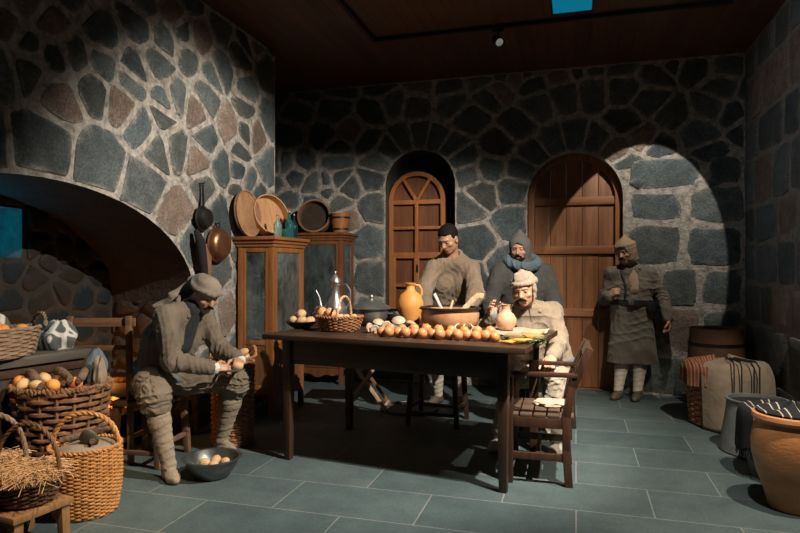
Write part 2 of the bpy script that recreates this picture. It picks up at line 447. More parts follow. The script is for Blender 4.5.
def tone_pick(rr, warm=.14, k=1.0):
    if rr.random() < warm:
        b = rr.uniform(.75, 1.25) * k; return (.150 * b, .115 * b, .094 * b)
    b = rr.uniform(.62, 1.3) * k; w = rr.uniform(-.006, .006)
    return (.066 * b + w, .081 * b, .086 * b - w)
def rubble(rr, u0, u1, v0, v1, hr, wr, ok, jit=.28, fill=.3):
    out = []; v = v0
    while v < v1 + hr[1]:
        h = rr.uniform(*hr); u = u0 - rr.uniform(0, wr[1])
        while u < u1 + wr[1]:
            w = rr.uniform(*wr)
            p = (u + w / 2 + rr.uniform(-jit, jit) * w * .5, v + h / 2 + rr.uniform(-jit, jit) * h)
            if ok(*p): out.append((*p, 'r'))
            if rr.random() < fill:
                q = (u + w + rr.uniform(-.03, .03), v + rr.uniform(0, h))
                if ok(*q) and all(math.hypot(q[0] - a[0], q[1] - a[1]) > .085 for a in out[-30:]): out.append((*q, 'r'))
            u += w
        v += h
    return out
def arch_pts(cu, a, spring, b, base, n=28):
    return [(cu - a, base)] + [(cu - a * math.cos(PI * k / n), spring + b * math.sin(PI * k / n)) for k in range(n + 1)] + [(cu + a, base)]
def arch_dist(u, v, A):
    cu, a, spring, b, base = A
    if v < spring: return max(abs(u - cu) - a, base - v)
    return (math.hypot((u - cu) / a, (v - spring) / b) - 1) * min(a, b)
def arch_seeds(A, depth, n, rr, jamb=True, jw=.3, jh=.36):
    cu, a, spring, b, base = A; out = []
    for k in range(n):
        t = PI * (k + .5) / n; c, s = math.cos(t), math.sin(t)
        x, y = cu - a * c, spring + b * s; nx, ny = -c / a, s / b; L = math.hypot(nx, ny); nx /= L; ny /= L
        out += [(x + nx * depth / 2, y + ny * depth / 2, 'v'), (x - nx * depth / 2, y - ny * depth / 2, 'ghost')]
    if jamb:
        for sg in (-1, 1):
            v = spring - .02; i = 0
            while v > base:
                h = jh * rr.uniform(.8, 1.2); w = jw * (1.35 if i % 2 else .85)
                for e, nm in ((1, 'v'), (-1, 'ghost')): out.append((cu + sg * (a + e * w / 2), v - h / 2, nm))
                v -= h; i += 1
    return out
def lay(W, seeds, fn, box, rr, gap, h, warm, k=1.0, squash=1.15, skip=None, rnds=.17):
    for poly, nm in cells(seeds, *box, squash):
        g = rr.uniform(*gap) * (.7 if nm == 'v' else 1)
        q = inset(poly, g)
        if len(q) < 3: continue
        ar = abs(sum(q[i][0] * q[(i + 1) % len(q)][1] - q[(i + 1) % len(q)][0] * q[i][1] for i in range(len(q)))) / 2
        if ar < .0028: continue
        cx = sum(p[0] for p in q) / len(q); cy = sum(p[1] for p in q) / len(q)
        if skip and skip(cx, cy): continue
        q = rounded(q, 2, rnds if nm == 'r' else .10)
        W.stone(q, fn, tone_pick(rr, warm * (.12 if nm == 'v' else 1), k), rr.uniform(*h), rr)

ZC = 3.44; XL, XR, YB = -2.87, 1.61, 6.75; YE = 5.47; XN = -3.65
# left wall with the fireplace arch
rr = random.Random(11); W = Wall(); fl = lambda u, v, h: (XL + h, u, v)
AF = (2.73, 1.42, 1.05, .77, -.05)
hole = arch_pts(*AF[:4], 0)
W.sheet([(.9, -.05), (YE, -.05), (YE, ZC), (.9, ZC)], [hole], fl)
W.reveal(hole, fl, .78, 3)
nb = lambda u, v, h: (XN + h, u, v)                                # the back of the fireplace, with a small window in it
hw = [(2.78, 1.38), (3.30, 1.38), (3.30, 1.715), (2.78, 1.715)]
W.sheet([(1.25, -.05), (4.2, -.05), (4.2, 1.95), (1.25, 1.95)], [hw], nb, 3)
W.reveal(hw, nb, .22, 2, True)
W.face([nb(2.7, 1.3, -.22), nb(3.38, 1.3, -.22), nb(3.38, 1.8, -.22), nb(2.7, 1.8, -.22)], 2)
W.face([(XL, YE, -.05), (XL - .95, YE, -.05), (XL - .95, YE, ZC), (XL, YE, ZC)], 2)
sd = arch_seeds(AF, .40, 11, rr, True, .34, .34)
v = .0; i = 0
while v < ZC:
    h = rr.uniform(.34, .52); w = (.20, .30)[i % 2]; sd += [(YE - w / 2, v + h / 2, 'v'), (YE + w / 2, v + h / 2, 'ghost')]; v += h; i += 1
sd += rubble(rr, .9, YE, 0, ZC, (.13, .24), (.26, .62), lambda u, v: arch_dist(u, v, AF) > .44 and u < YE - .36, .26, .45)
lay(W, sd, fl, (.9, YE, 0, ZC), rr, (.004, .026), (.006, .017), .20)
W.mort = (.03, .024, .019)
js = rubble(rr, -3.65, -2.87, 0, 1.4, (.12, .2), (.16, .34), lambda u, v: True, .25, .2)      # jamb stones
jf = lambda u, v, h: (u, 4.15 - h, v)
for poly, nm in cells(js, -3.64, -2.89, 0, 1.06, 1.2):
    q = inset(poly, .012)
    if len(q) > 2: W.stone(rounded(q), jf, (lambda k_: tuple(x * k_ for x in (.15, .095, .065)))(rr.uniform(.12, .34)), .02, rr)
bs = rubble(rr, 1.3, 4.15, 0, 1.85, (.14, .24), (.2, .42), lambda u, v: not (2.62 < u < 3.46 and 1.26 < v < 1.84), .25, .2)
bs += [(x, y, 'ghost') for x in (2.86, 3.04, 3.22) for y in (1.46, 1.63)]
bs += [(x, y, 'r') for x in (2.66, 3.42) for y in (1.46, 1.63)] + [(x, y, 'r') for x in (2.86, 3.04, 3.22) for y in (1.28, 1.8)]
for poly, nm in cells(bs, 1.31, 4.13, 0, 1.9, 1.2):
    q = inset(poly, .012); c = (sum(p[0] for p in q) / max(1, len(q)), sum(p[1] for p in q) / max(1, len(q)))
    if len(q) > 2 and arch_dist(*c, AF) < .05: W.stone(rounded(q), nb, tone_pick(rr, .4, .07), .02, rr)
W.build('wall_left', ['mortar', 'stone', 'mortar_dark', 'hearth_black'])

# back wall with the arched window, the arched door and the big relieving arch
rr = random.Random(5); W = Wall(); fb = lambda u, v, h: (u, YB - h, v)
AW = (-1.714, .41, 2.24, .41, .55); AD = (-.02, .49, 2.05, .49, 0)
hwin = arch_pts(*AW); hdoor = arch_pts(*AD)
W.sheet([(-4.3, -.05), (XR + .02, -.05), (XR + .02, ZC), (-4.3, ZC)], [hwin, hdoor], fb)
W.reveal(hwin, fb, .46, 2, True); W.face([fb(-2.3, .4, -.46), fb(-1.1, .4, -.46), fb(-1.1, 2.8, -.46), fb(-2.3, 2.8, -.46)], 2); W.reveal(hdoor, fb, .30, 0)  # dark faces put the shadow around the window into the colour
sd = arch_seeds(AW, .34, 9, rr, True, .34, .38) + arch_seeds(AD, .30, 9, rr, True, .3, .42)
sd += [(-1.714 + x, .55 - .15, 'v') for x in (-.3, 0, .3)] + [(-1.714 + x, .7, 'ghost') for x in (-.3, 0, .3)]
for k in range(13):
    t = PI * (k + .5) / 13; rj = 1.19 + rr.uniform(-.03, .03)
    sd.append((.17 - rj * math.cos(t), 1.98 + rj * math.sin(t), 'v'))
def okb(u, v):
    if u > .42 and v < 2.42: return False
    if arch_dist(u, v, AW) < .42 or arch_dist(u, v, AD) < .36: return False
    rad = math.hypot(u - .17, v - 1.98)
    return not (v > 1.9 and .93 < rad < 1.46)
sd += rubble(rr, -4.3, -.6, 0, ZC, (.20, .36), (.26, .58), okb, .2, .42)
sd += rubble(rr, .35, XR, 0, 2.6, (.34, .46), (.46, .82), okb, .12, .22)
sd += rubble(rr, -.6, .35, 2.5, ZC, (.20, .34), (.22, .46), okb, .3, .3) + rubble(rr, .35, XR, 2.75, ZC, (.18, .3), (.22, .46), okb, .3, .3)
sd = [q for q in sd if not (q[0] > .44 and q[1] < 2.05)]
v = .0
while v < 2.40:                                                     # big squared blocks between the door and the corner
    h = min(rr.uniform(.34, .50), 2.44 - v)
    if 2.44 - v - h < .2: h = 2.44 - v
    cut = sorted(rr.sample([.86, .98, 1.06, 1.18, 1.26], 1)) if rr.random() < .75 else [.80, 1.2]
    us = [.495] + cut + [1.605]
    for a, b in zip(us, us[1:]):
        if arch_dist((a + b) / 2, v + h / 2, AD) < .12: continue
        g = rr.uniform(.012, .026); j = lambda: rr.uniform(-.022, .022)
        q = [(a + g + j() * .4, v + g + j()), (b - g + j(), v + g + j()), (b - g + j(), v + h - g + j()), (a + g + abs(j()), v + h - g + j())]
        q = [p if arch_dist(*p, AD) > .02 else (p[0] + .12, p[1]) for p in q]
        W.stone(rounded(rounded(q, 1, .12), 2, .22), fb, tone_pick(rr, .06, .95), rr.uniform(.006, .016), rr)
    v += h
sd += [(.55 + .16 * i, .06 + .17 * k, 'ghost') for i in range(8) for k in range(14) if arch_dist(.55 + .16 * i, .06 + .17 * k, AD) > .02]
lay(W, sd, fb, (-4.3, XR, 0, ZC), rr, (.004, .021), (.006, .018), .10)
W.build('wall_back', ['mortar', 'stone', 'recess_dark'])

# right wall: coursed blocks
rr = random.Random(3); W = Wall((.13, .12, .11)); fr_ = lambda u, v, h: (XR - h, u, v)
W.sheet([(1.2, -.05), (YB, -.05), (YB, ZC), (1.2, ZC)], [], fr_)
v = 0
while v < ZC:
    h = min(rr.uniform(.30, .46), ZC - v); u = YB - rr.uniform(0, .3)
    if ZC - v - h < .15: h = ZC - v
    u = YB
    first = True
    while u > 1.2:
        w = rr.uniform(.34, .72) * (rr.uniform(.4, 1) if first else 1); first = False
        g = rr.uniform(.008, .014); j = lambda: rr.uniform(-.012, .012)
        q = [(u - w + g, v + g + j()), (u - g, v + g + j()), (u - g + j(), v + h - g), (u - w + g + j(), v + h - g)]
        W.stone(rounded([p for p in q], 2, .10), fr_, tone_pick(rr, .22, .85), rr.uniform(.006, .014), rr); u -= w
    v += h
W.build('wall_right', ['mortar_dark', 'stone'])
# alcove behind the cabinets
W = Wall(); W.face([(-3.9, YE - .1, -.05), (-3.9, YB, -.05), (-3.9, YB, ZC), (-3.9, YE - .1, ZC)]); W.build('wall_alcove', ['recess_dark', 'stone'])

tag(MB().box((-1.3, 2.9, -.05), (6.2, 8.6, .1)).build('floor', 'floor_tiles', smooth=False), kind='structure')
tag(MB().box((-1.3, 2.9, ZC + .04), (6.2, 8.6, .08)).build('ceiling', 'ceiling_planks', smooth=False), kind='structure')

# arched casement window, built of boards and bars
def arch_ring(cu, a, spring, base, w, n=24):
    o = arch_pts(cu, a, spring, a, base, n); i = arch_pts(cu, a - w, spring, a - w, base + w, n)
    return o, i
def ring_mesh(o, i, y0, y1):
    n = len(o); vs = [(x, y, z) for y in (y0, y1) for q in (o, i) for x, z in q]; fs = []
    for k in range(n):
        j = (k + 1) % n
        fs += [(k, j, n + j, n + k), (2 * n + k, 3 * n + k, 3 * n + j, 2 * n + j), (k, 2 * n + k, 2 * n + j, j), (n + k, n + j, 3 * n + j, 3 * n + k)]
    return vs, fs
c = -1.782; m = MB(); o, i = arch_ring(c, .335, 2.09, .56, .05); m.add(*ring_mesh(o, i, 6.86, 6.93))
for z, h in ((2.07, .05), (1.77, .035), (1.45, .07), (1.10, .035), (.78, .035)): m.box((c, 6.89, z), (.60, .05, h))
for x, z0, z1, w in ((c, 1.47, 2.07, .04), (c, .58, 1.43, .06), (c - .27, .58, 1.43, .03), (c + .27, .58, 1.43, .03)): m.box((x, 6.885, (z0 + z1) / 2), (w, .05, z1 - z0))
for sg in (-1, 1): m.bar((c, 6.89, 2.08), (c + sg * .165, 6.89, 2.35), .035, .045, (0, 1, 0))
wf = tag(m.build('window_1', 'window_wood', bevel=.004), kind='structure')
pts = arch_pts(c, .30, 2.09, .30, .60)
mm = MB(); mm.prism(pts, frame_matrix((0, 6.945, 0), (1, 0, 0), (0, 0, 1), (0, -1, 0)), .022); mm.build('shutter_board', 'window_board', wf, smooth=False)
mm = MB().box((c + .012, 6.855, 1.30), (.02, .02, .09)); mm.build('window_latch', 'black_metal', wf, bevel=.003)

# plank door with battens in an arched frame
c = -.02
m = MB(); o, i = arch_ring(c, .485, 2.05, -.06, .065); m.add(*ring_mesh(o, i, 6.86, 6.98))
dr = tag(m.build('door_1', 'door_wood', bevel=.004), kind='structure')
rr = random.Random(2); x0 = c - .42
for k in range(5):
    w = .168; a0, a1 = x0 + k * w + .003, x0 + (k + 1) * w - .003; q = []
    top = lambda x: 2.05 + math.sqrt(max(0, .425 ** 2 - (x - c) ** 2))
    q = [(a0, .012)] + [(a0 + (a1 - a0) * t / 6, top(a0 + (a1 - a0) * t / 6)) for t in range(7)] + [(a1, .012)]
    y = 6.955 + rr.uniform(-.003, .003)
    pm = MB(); pm.prism(q, frame_matrix((0, y, 0), (1, 0, 0), (0, 0, 1), (0, -1, 0)), .035); pm.build('door_plank', 'door_wood', dr, bevel=.003)
for z in (.82, 1.50, 2.03):
    bm_ = MB().box((c, 6.905, z), (.84, .03, .085)); bm_.build('door_batten', 'door_batten', dr, bevel=.006)
for z in (.5, 1.9):
    MB().box((c + .44, 6.89, z), (.03, .03, .12)).build('door_hinge', 'black_metal', dr, bevel=.003)
MB().tube([(c - .34, 6.89, 1.05), (c - .34, 6.85, 1.07), (c - .34, 6.85, 1.17), (c - .34, 6.89, 1.19)], .008, 8).build('door_handle', 'black_metal', dr)

# lighting tracks and spotlight under the ceiling
m = MB().box((-.30, 5.38, ZC - .017), (3.0, .035, .034))
tag(m.build('lighting_track', 'black_metal', bevel=.003), 'black lighting track running across the ceiling above the doorway', 'lighting track')
m = MB().box((-1.80, 4.3, ZC - .017), (.035, 2.1, .034))
tag(m.build('lighting_track', 'black_metal', bevel=.003), 'black lighting track running front to back on the plank ceiling', 'lighting track')
sp = thing('spotlight', 'small black spotlight hanging from the cross track on the ceiling', 'spotlight', (-.66, 5.38, ZC - .034))
MB().box((0, 0, -.012), (.10, .034, .024)).tube([(0, 0, -.02), (0, 0, -.08)], .008).build('bracket', 'black_metal', sp, bevel=.002)
q = V((.35, -.75, -.55)).normalized(); M3 = q.to_track_quat('Z', 'Y').to_matrix()
MB().lathe([(.030, -.07), (.040, -.06), (.042, .05), (.046, .055), (.046, .07), (.036, .07), (.034, .045)], 20, (0, 0, -.105), M3).build('lamp_housing', 'black_metal', sp)
MB().lathe([(.0005, .044), (.033, .047), (.033, .05), (.0005, .052)], 20, (0, 0, -.105), M3).build('lens', 'lamp_lens', sp)
# added out of view: key spotlight housing and flap cutting light off upper walls
ks = thing('added_flap_spotlight', 'black spotlight with a barn door flap on the ceiling in front of the table', 'spotlight', (.75, 2.85, ZC))
kq = V((-.637, .498, -.589)).normalized(); kM = kq.to_track_quat('Z', 'Y').to_matrix()
MB().box((0, 0, -.012), (.14, .06, .024)).tube([(.09, -.07, -.02), (.09, -.07, -.10)], .010).build('bracket', 'black_metal', ks, bevel=.002)
MB().lathe([(.040, -.20), (.060, -.18), (.064, -.03), (.070, -.02), (.070, -.012), (.055, -.012), (.05, -.03)], 24, (0, 0, -.14), kM).build('lamp_housing', 'black_metal', ks)
m = MB(); p0 = V((-.216, .207, -.140 - .047)); tt = V((.69, .72, -.21)); up_ = V((-.15, .14, 1))
qv = [p0 - tt * .30, p0 + tt * .30, p0 + tt * .22 + up_ * .115, p0 - tt * .22 + up_ * .06]
m.add(qv + [q + V((-.003, .003, 0)) for q in qv], [(0, 1, 2, 3), (7, 6, 5, 4), (0, 4, 5, 1), (1, 5, 6, 2), (2, 6, 7, 3), (3, 7, 4, 0)]); m.bar(p0 + up_ * .06, (-.03, .03, -.12), .02, .004); m.build('added_flap', 'black_metal', ks, smooth=False)
# blue light falling on the planks, made up as a framed glowing panel
lp = thing('blue_light_patch', 'glowing blue light panel set in the dark plank ceiling', 'light', (-.03, 5.02, ZC))
m = MB()
for x in (-.16, .16): m.box((x, 0, -.006), (.012, .5, .012))
for y in (-.25, .25): m.box((0, y, -.006), (.332, .012, .012))
m.build('frame', 'black_metal', lp)
MB().box((0, 0, -.003), (.31, .49, .005)).build('glow_sheet', 'blue_patch_glow', lp, smooth=False)
# ------------------------------------------------------------------ furniture
TA = math.radians(-8.0)
ZT = .86
# long work table; local frame: origin at the front right corner of the top, x runs left, y runs to the back wall
tx, ty = V((-math.cos(TA), -math.sin(TA), 0)), V((math.sin(-TA), math.cos(TA), 0))
T0 = V((-.274, 3.48, 0))
def on_table(a, b, z=ZT): p = T0 + tx * a + ty * b; return V((p.x, p.y, z))
TL, TD = 1.80, 1.06
tc = T0 + tx * TL / 2 + ty * TD / 2
tb = thing('work_table', 'long dark wooden kitchen table laden with pots, jugs, onions and baskets', 'table', (tc.x, tc.y, 0), TA)
m = MB()
for k in range(5):
    m.box((0, -TD / 2 + TD / 10 + k * TD / 5, ZT - .0175), (TL, TD / 5 - .002, .035))
m.build('tabletop', 'table_wood', tb, bevel=.004)
for x in (-1, 1):
    for y in (-1, 1):
        MB().box((x * (TL / 2 - .15), y * (TD / 2 - .10), (ZT - .035) / 2), (.066, .066, ZT - .037), taper=.72).build('leg', 'table_leg_wood', tb, bevel=.005)
for y in (-1, 1): MB().box((0, y * (TD / 2 - .10), ZT - .12), (TL - .37, .028, .165)).build('apron', 'table_wood', tb, bevel=.003)
for x in (-1, 1): MB().box((x * (TL / 2 - .15), 0, ZT - .12), (.028, TD - .27, .165)).build('apron', 'table_wood', tb, bevel=.003)

# armchair in front of the table end, facing left
ac = thing('armchair', 'dark wooden armchair with slatted seat at the right end of the table', 'chair', (-.21, 4.01, 0), math.radians(1))
Wd = .225
for s in (-1, 1):
    MB().bar((-.185, s * Wd, 0), (-.185, s * Wd, .655), .042, .042, (1, 0, 0)).build('front_leg', 'chair_wood', ac, bevel=.005)
    m = MB(); pth = [(.165, 0), (.150, .22), (.150, .42), (.185, .60), (.285, .83)]
    for a, b in zip(pth, pth[1:]): m.bar((a[0], s * Wd, a[1] - .004), (b[0], s * Wd, b[1] + .004), .036, .048, (1, 0, 0))
    m.build('rear_post', 'chair_wood', ac, bevel=.004)
    m = MB(); m.box((-.005, s * Wd, .668), (.44, .052, .026)); m.build('armrest', 'chair_wood', ac, bevel=.008)
    MB().box((-.02, s * Wd, .17), (.33, .024, .042)).build('stretcher', 'chair_wood', ac, bevel=.003)
    MB().box((-.02, s * Wd, .375), (.33, .028, .06)).build('seat_rail', 'chair_wood', ac, bevel=.003)
MB().box((-.185, 0, .375), (.028, .41, .06)).build('seat_rail', 'chair_wood', ac, bevel=.003)
MB().box((.15, 0, .375), (.028, .41, .06)).build('seat_rail', 'chair_wood', ac, bevel=.003)
MB().box((-.02, 0, .17), (.028, .42, .038)).build('stretcher', 'chair_wood', ac, bevel=.003)
for k in range(5): MB().box((-.170 + k * .082, 0, .414), (.072, .47, .018)).build('seat_slat', 'seat_wood', ac, bevel=.004)
def rail(z0, z1, th):
    t0, t1 = (z0 - .60) / .23, (z1 - .60) / .23; m = MB()
    m.bar((.185 + .1 * t0, 0, z0), (.185 + .1 * t1, 0, z1), .41, th, (1, 0, 0)); return m
rail(.765, .835, .026).build('top_rail', 'chair_wood', ac, bevel=.006)
rail(.63, .67, .022).build('back_rail', 'chair_wood', ac, bevel=.004)
for y in (-.13, 0, .13): MB().bar((.20, y, .655), (.268, y, .785), .034, .014, (1, 0, 0)).build('back_slat', 'chair_wood', ac, bevel=.003)

# four legged stool behind the table
def stool(name, label, loc, rz, w, d, h, mat, matseat, leg=.036, splay=.02, group=None, stretch=.15):
    t = thing(name, label, 'stool', loc, rz, group)
    MB().box((0, 0, h - .016), (w, d, .032)).build('seat', matseat, t, bevel=.006)
    for x in (-1, 1):
        for y in (-1, 1):
            MB().bar((x * (w / 2 - .03 + splay), y * (d / 2 - .03 + splay), 0), (x * (w / 2 - .035), y * (d / 2 - .035), h - .03), leg * .85, leg * .85, (0, 1, 0), leg, leg).build('leg', mat, t, bevel=.003)
    if stretch:
        for y in (-1, 1): MB().box((0, y * (d / 2 - .03 + splay * .6), h * stretch + .03), (w - .08, .02, .03)).build('stretcher', mat, t, bevel=.002)
        for x in (-1, 1): MB().box((x * (w / 2 - .03 + splay * .6), 0, h * stretch + .075), (.02, d - .08, .03)).build('stretcher', mat, t, bevel=.002)
    return t
stool('stool', 'dark wooden stool under the back edge of the table, at the cook\'s feet', (-1.13, 5.08, 0), math.radians(-4), .44, .36, .46, 'dark_wood', 'dark_wood', .042)
stool('stool', 'rough stool with round-worn legs under the man peeling potatoes', (-2.80, 3.55, 0), math.radians(6), .36, .40, .43, 'rustic_wood', 'rustic_wood', .045, .015)
stool('stool', 'dark stool under the seated man in the pale khaki jacket', (-.22, 5.02, 0), math.radians(-5), .40, .36, .42, 'dark_wood', 'dark_wood', .042)
low = stool('low_stool', 'low light wooden footstool carrying the straw filled basket', (-2.53, 2.29, 0), math.radians(-8), .32, .30, .20, 'stool_wood', 'stool_wood', .045, 0, stretch=0)
# folding stand with crossed legs behind the table
fs = thing('folding_stand', 'folding stand with crossed pale legs on the floor behind the table', 'stand', (-1.86, 5.35, 0), math.radians(10))
for y, nm in ((-.16, 'pale_wood'), (.16, 'rustic_wood')):
    MB().bar((-.20, y, .01), (.20, y, .56), .03, .02, (0, 1, 0)).build('crossed_leg', nm, fs, bevel=.003)
    MB().bar((.20, y * .8, .01), (-.20, y * .8, .56), .03, .02, (0, 1, 0)).build('crossed_leg', nm, fs, bevel=.003)
for x, z in ((-.18, .045), (.18, .045)): MB().box((x, 0, z), (.022, .3, .022)).build('stretcher', 'pale_wood', fs, bevel=.002)
MB().box((0, 0, .575), (.46, .36, .018)).build('top_board', 'rustic_wood', fs, bevel=.003)
hp = MB().tube([(.26 * math.cos(a), .26 * math.sin(a), .012) for a in [2 * PI * k / 40 for k in range(40)]], .011, 8, True, 1).build('barrel_hoop', 'iron')
tag(hp, 'iron hoop lying on the floor behind the table beside the crossed legs', 'hoop'); hp.location = (-1.48, 5.45, 0)

# glazed cabinets
def cabinet(name, label, loc, rz, w, d, h, foot, sill, wd, wh, back=True):
    """local frame: front faces -y, x is the width; base at z=0"""
    t = thing(name, label, 'cabinet', loc, rz)
    p = .045
    for x in (-1, 1):
        for y in (-1, 1): MB().box((x * (w / 2 - p / 2), y * (d / 2 - p / 2), (h - .06) / 2), (p, p, h - .06)).build('corner_post', wd, t, bevel=.004)
    m = MB(); m.box((0, 0, h - .075), (w + .02, d + .02, .03)).box((0, 0, h - .045), (w + .05, d + .05, .03)).box((0, 0, h - .015), (w + .09, d + .09, .03)); m.build('cornice', wh, t, bevel=.006)
    MB().box((0, 0, foot + .0125), (w - .02, d - .02, .025)).build('bottom_board', wh, t)
    zt = h - .08 if back else sill + .02
    MB().box((0, d / 2 - .008, (zt + foot) / 2), (w - p, .012, zt - foot)).build('back_board', 'cabinet_panel', t)
    nsh = [sill + (h - .1 - sill) * f for f in (.0, .36, .68)]
    for z in nsh: MB().box((0, .0, z), (w - .03, d - .05, .014)).build('shelf', wd, t)
    def wavy(L, axis, pos):
        n = 24; pts = [(-L / 2, .09)] + [(-L / 2 + L * k / n, .010 + .022 * abs(math.sin(PI * 2.5 * k / n)) - (.03 * math.exp(-((k / n - .5) / .12) ** 2))) for k in range(n + 1)] + [(L / 2, .09)]
        M = frame_matrix((0, pos, foot - .075), (1, 0, 0), (0, 0, 1), (0, -1, 0)) if axis == 'x' else frame_matrix((pos, 0, foot - .075), (0, 1, 0), (0, 0, 1), (1, 0, 0))
        return MB().prism(pts, M, .016)
    wavy(w - p, 'x', -d / 2 + .02).build('apron', wh, t)
    for s in (-1, 1): wavy(d - p, 'y', s * (d / 2 - .012) - .008).build('apron', wh, t)
    # two glazed doors on the front, panel below; side: one glazed light over a panel
    gx0, gx1 = -w / 2 + p + .002, w / 2 - p - .002
    dn = 1; dw = (gx1 - gx0) / dn
    for k in range(dn):
        cx = gx0 + dw * (k + .5); yy = -d / 2 + .012
        m = MB(); st = .034
        for x in (-1, 1): m.box((cx + x * (dw / 2 - st / 2 - .001), yy, (foot + .03 + h - .095) / 2), (st, .024, h - foot - .13))
        for z in (foot + .05, sill, h - .115): m.box((cx, yy, z), (dw - 2 * st, .022, .042))
        dd = m.build('door', wd, t, bevel=.003)
        MB().box((cx, yy + .002, (foot + .05 + sill) / 2), (dw - 2 * st, .010, sill - foot - .06)).build('door_panel', 'cabinet_panel', dd)
        MB().box((cx, yy + .002, (sill + h - .115) / 2), (dw - 2 * st, .004, h - .115 - sill - .03)).build('pane', 'pane_glass', dd)
        kx = cx + (dw / 2 - .017) * (1 if (dn == 1 or k == 0) else -1)
        MB().blob((kx, yy - .02, sill + .12), (.009, .012, .009), 2).build('knob', 'black_metal', dd)
    for s in (-1, 1):
        m = MB(); st = .03; xx = s * (w / 2 - .012); L = d - 2 * p
        for y in (-1, 1): m.box((xx, y * (L / 2 - st / 2), (foot + .03 + h - .095) / 2), (.02, st, h - foot - .13))
        for z in (foot + .05, sill, h - .115): m.box((xx, 0, z), (.02, L - 2 * st, .042))
        m.build('side_frame', wd, t, bevel=.003)
        MB().box((xx, 0, (foot + .05 + sill) / 2), (.008, L - 2 * st, sill - foot - .06)).build('side_panel', 'cabinet_panel', t)
        MB().box((xx, 0, (sill + h - .115) / 2), (.004, L - 2 * st, h - .115 - sill - .03)).build('side_pane', 'pane_glass', t)
    return t, nsh
cabA, shA = cabinet('display_cabinet', 'tall orange-brown glazed cabinet against the left wall, nearer of two', (-2.665, 5.03, 0), PI / 2, .62, .34, 1.58, .22, .66, 'cabinet_wood', 'cabinet_wood_h', False)
cabB, shB = cabinet('display_cabinet', 'darker glazed cabinet standing against the back wall beside the window', (-2.77, 6.50, 0), 0, .56, .36, 1.70, .16, .66, 'old_cabinet_wood', 'old_cabinet_wood')
def cup(loc, r, h, mat, label, cat='cup', group=None):
    o = MB().lathe([(r * .6, 0), (r * .95, h * .4), (r, h), (r * .9, h), (r * .85, h * .4), (r * .4, h * .08)], 18).build(cat, mat)
    tag(o, label, cat, group); o.location = loc; return o
def plate(loc, r, mat, label, group=None):
    o = MB().lathe([(r * .4, .006), (r * .7, .008), (r, .024), (r, .028), (r * .68, .014), (.001, .012)], 24).build('plate', mat); tag(o, label, 'plate', group); o.location = loc; return o
z1, z2, z3 = [z + .008 for z in shA]
cup((-2.66, 4.84, z2), .030, .085, 'garlic', 'pale cup on the middle shelf of the nearer cabinet, left side')
cup((-2.66, 5.06, z2), .036, .055, 'pewter', 'pewter cup on the middle shelf of the nearer cabinet, right side')
cup((-2.68, 4.90, z3), .05, .06, 'dark_clay', 'dark clay bowl on the top shelf of the nearer cabinet', 'bowl')
plate((-2.67, 5.14, z3), .075, 'pewter', 'pewter plate on the top shelf of the nearer cabinet')
cup((-2.66, 5.00, z1), .05, .12, 'tin_grey', 'grey tin beaker on the bottom shelf of the nearer cabinet', 'beaker')
z1, z2, z3 = [z + .008 for z in shB]
cup((-2.88, 6.47, z2), .045, .10, 'pewter', 'pewter mug on the middle shelf of the darker cabinet', 'mug')
cup((-2.66, 6.47, z2), .05, .07, 'dark_clay', 'dark clay bowl on the middle shelf of the darker cabinet', 'bowl')
cup((-2.80, 6.47, z1), .05, .11, 'tin_grey', 'grey tin beaker low in the darker cabinet', 'beaker')
plate((-2.76, 6.48, z3), .09, 'pewter', 'pewter plate on the top shelf of the darker cabinet')

# hearth counter inside the fireplace
hc = thing('hearth_counter', 'dark thick-topped counter inside the fireplace under the fruit basket', 'counter', (-3.355, 2.55, 0), math.radians(-13))
MB().box((0, .23, .765), (.40, 1.02, .055)).build('slab', 'slab_wood', hc, bevel=.008)
MB().box((-.01, .23, .37), (.34, .96, .735)).build('base', 'dark_wood', hc, bevel=.006)
MB().box((.167, .23, .70), (.014, .96, .05)).build('moulding', 'table_wood', hc, bevel=.003)

# wooden frame of an old chair standing in the hearth
oc = thing('old_chair', 'bare wooden chair frame standing in the fireplace by the embers', 'chair', (-3.10, 3.52, 0), math.radians(199))
for x, h in ((-.19, .99), (.19, .99)):
    MB().bar((x, .16, 0), (x, .20, h), .036, .036).build('back_post', 'rustic_wood', oc, bevel=.004)
    MB().bar((x * 1.05, -.16, 0), (x, -.15, .46), .036, .036).build('front_leg', 'rustic_wood', oc, bevel=.004)
    MB().box((x, .01, .40), (.026, .3, .034)).build('side_rail', 'rustic_wood', oc, bevel=.003)
for z, h in ((.95, .055), (.78, .03), (.60, .03)): MB().box((0, .19, z), (.46 if z > .9 else .36, .024, h)).build('back_rail', 'rustic_wood', oc, bevel=.004)
MB().box((0, -.15, .42), (.36, .026, .036)).build('front_rail', 'rustic_wood', oc, bevel=.003)
MB().box((0, .01, .465), (.42, .38, .02)).build('seat', 'rustic_wood', oc, bevel=.004)
# ------------------------------------------------------------------ wickerwork
def weave(prof, rows, n, strand, amp, squash=(1, 1), seed=0, sides=6):
    """horizontal strands passing in and out of n stakes; prof(t) -> (radius, height)"""
    m = MB(); rr = random.Random(seed); seg = n * 3
    for k in range(rows):
        t = (k + .5) / rows; r, z = prof(t); pts = []; ph = PI * (k % 2); j = rr.uniform(-.12, .12) * strand
        for i in range(seg):
            a = 2 * PI * i / seg; q = r + amp * math.sin(a * n / 2 + ph) + j
            pts.append((q * math.cos(a) * squash[0], q * math.sin(a) * squash[1], z + rr.uniform(-.10, .10) * strand))
        m.tube(pts, strand * rr.uniform(.85, 1.1), sides, True)
    for i in range(n):
        a = 2 * PI * (i + .5) / n; pts = []
        for q in range(7):
            r, z = prof(q / 6); pts.append((r * math.cos(a) * squash[0], r * math.sin(a) * squash[1], z))
        m.tube(pts, strand * .85, 5)
    return m
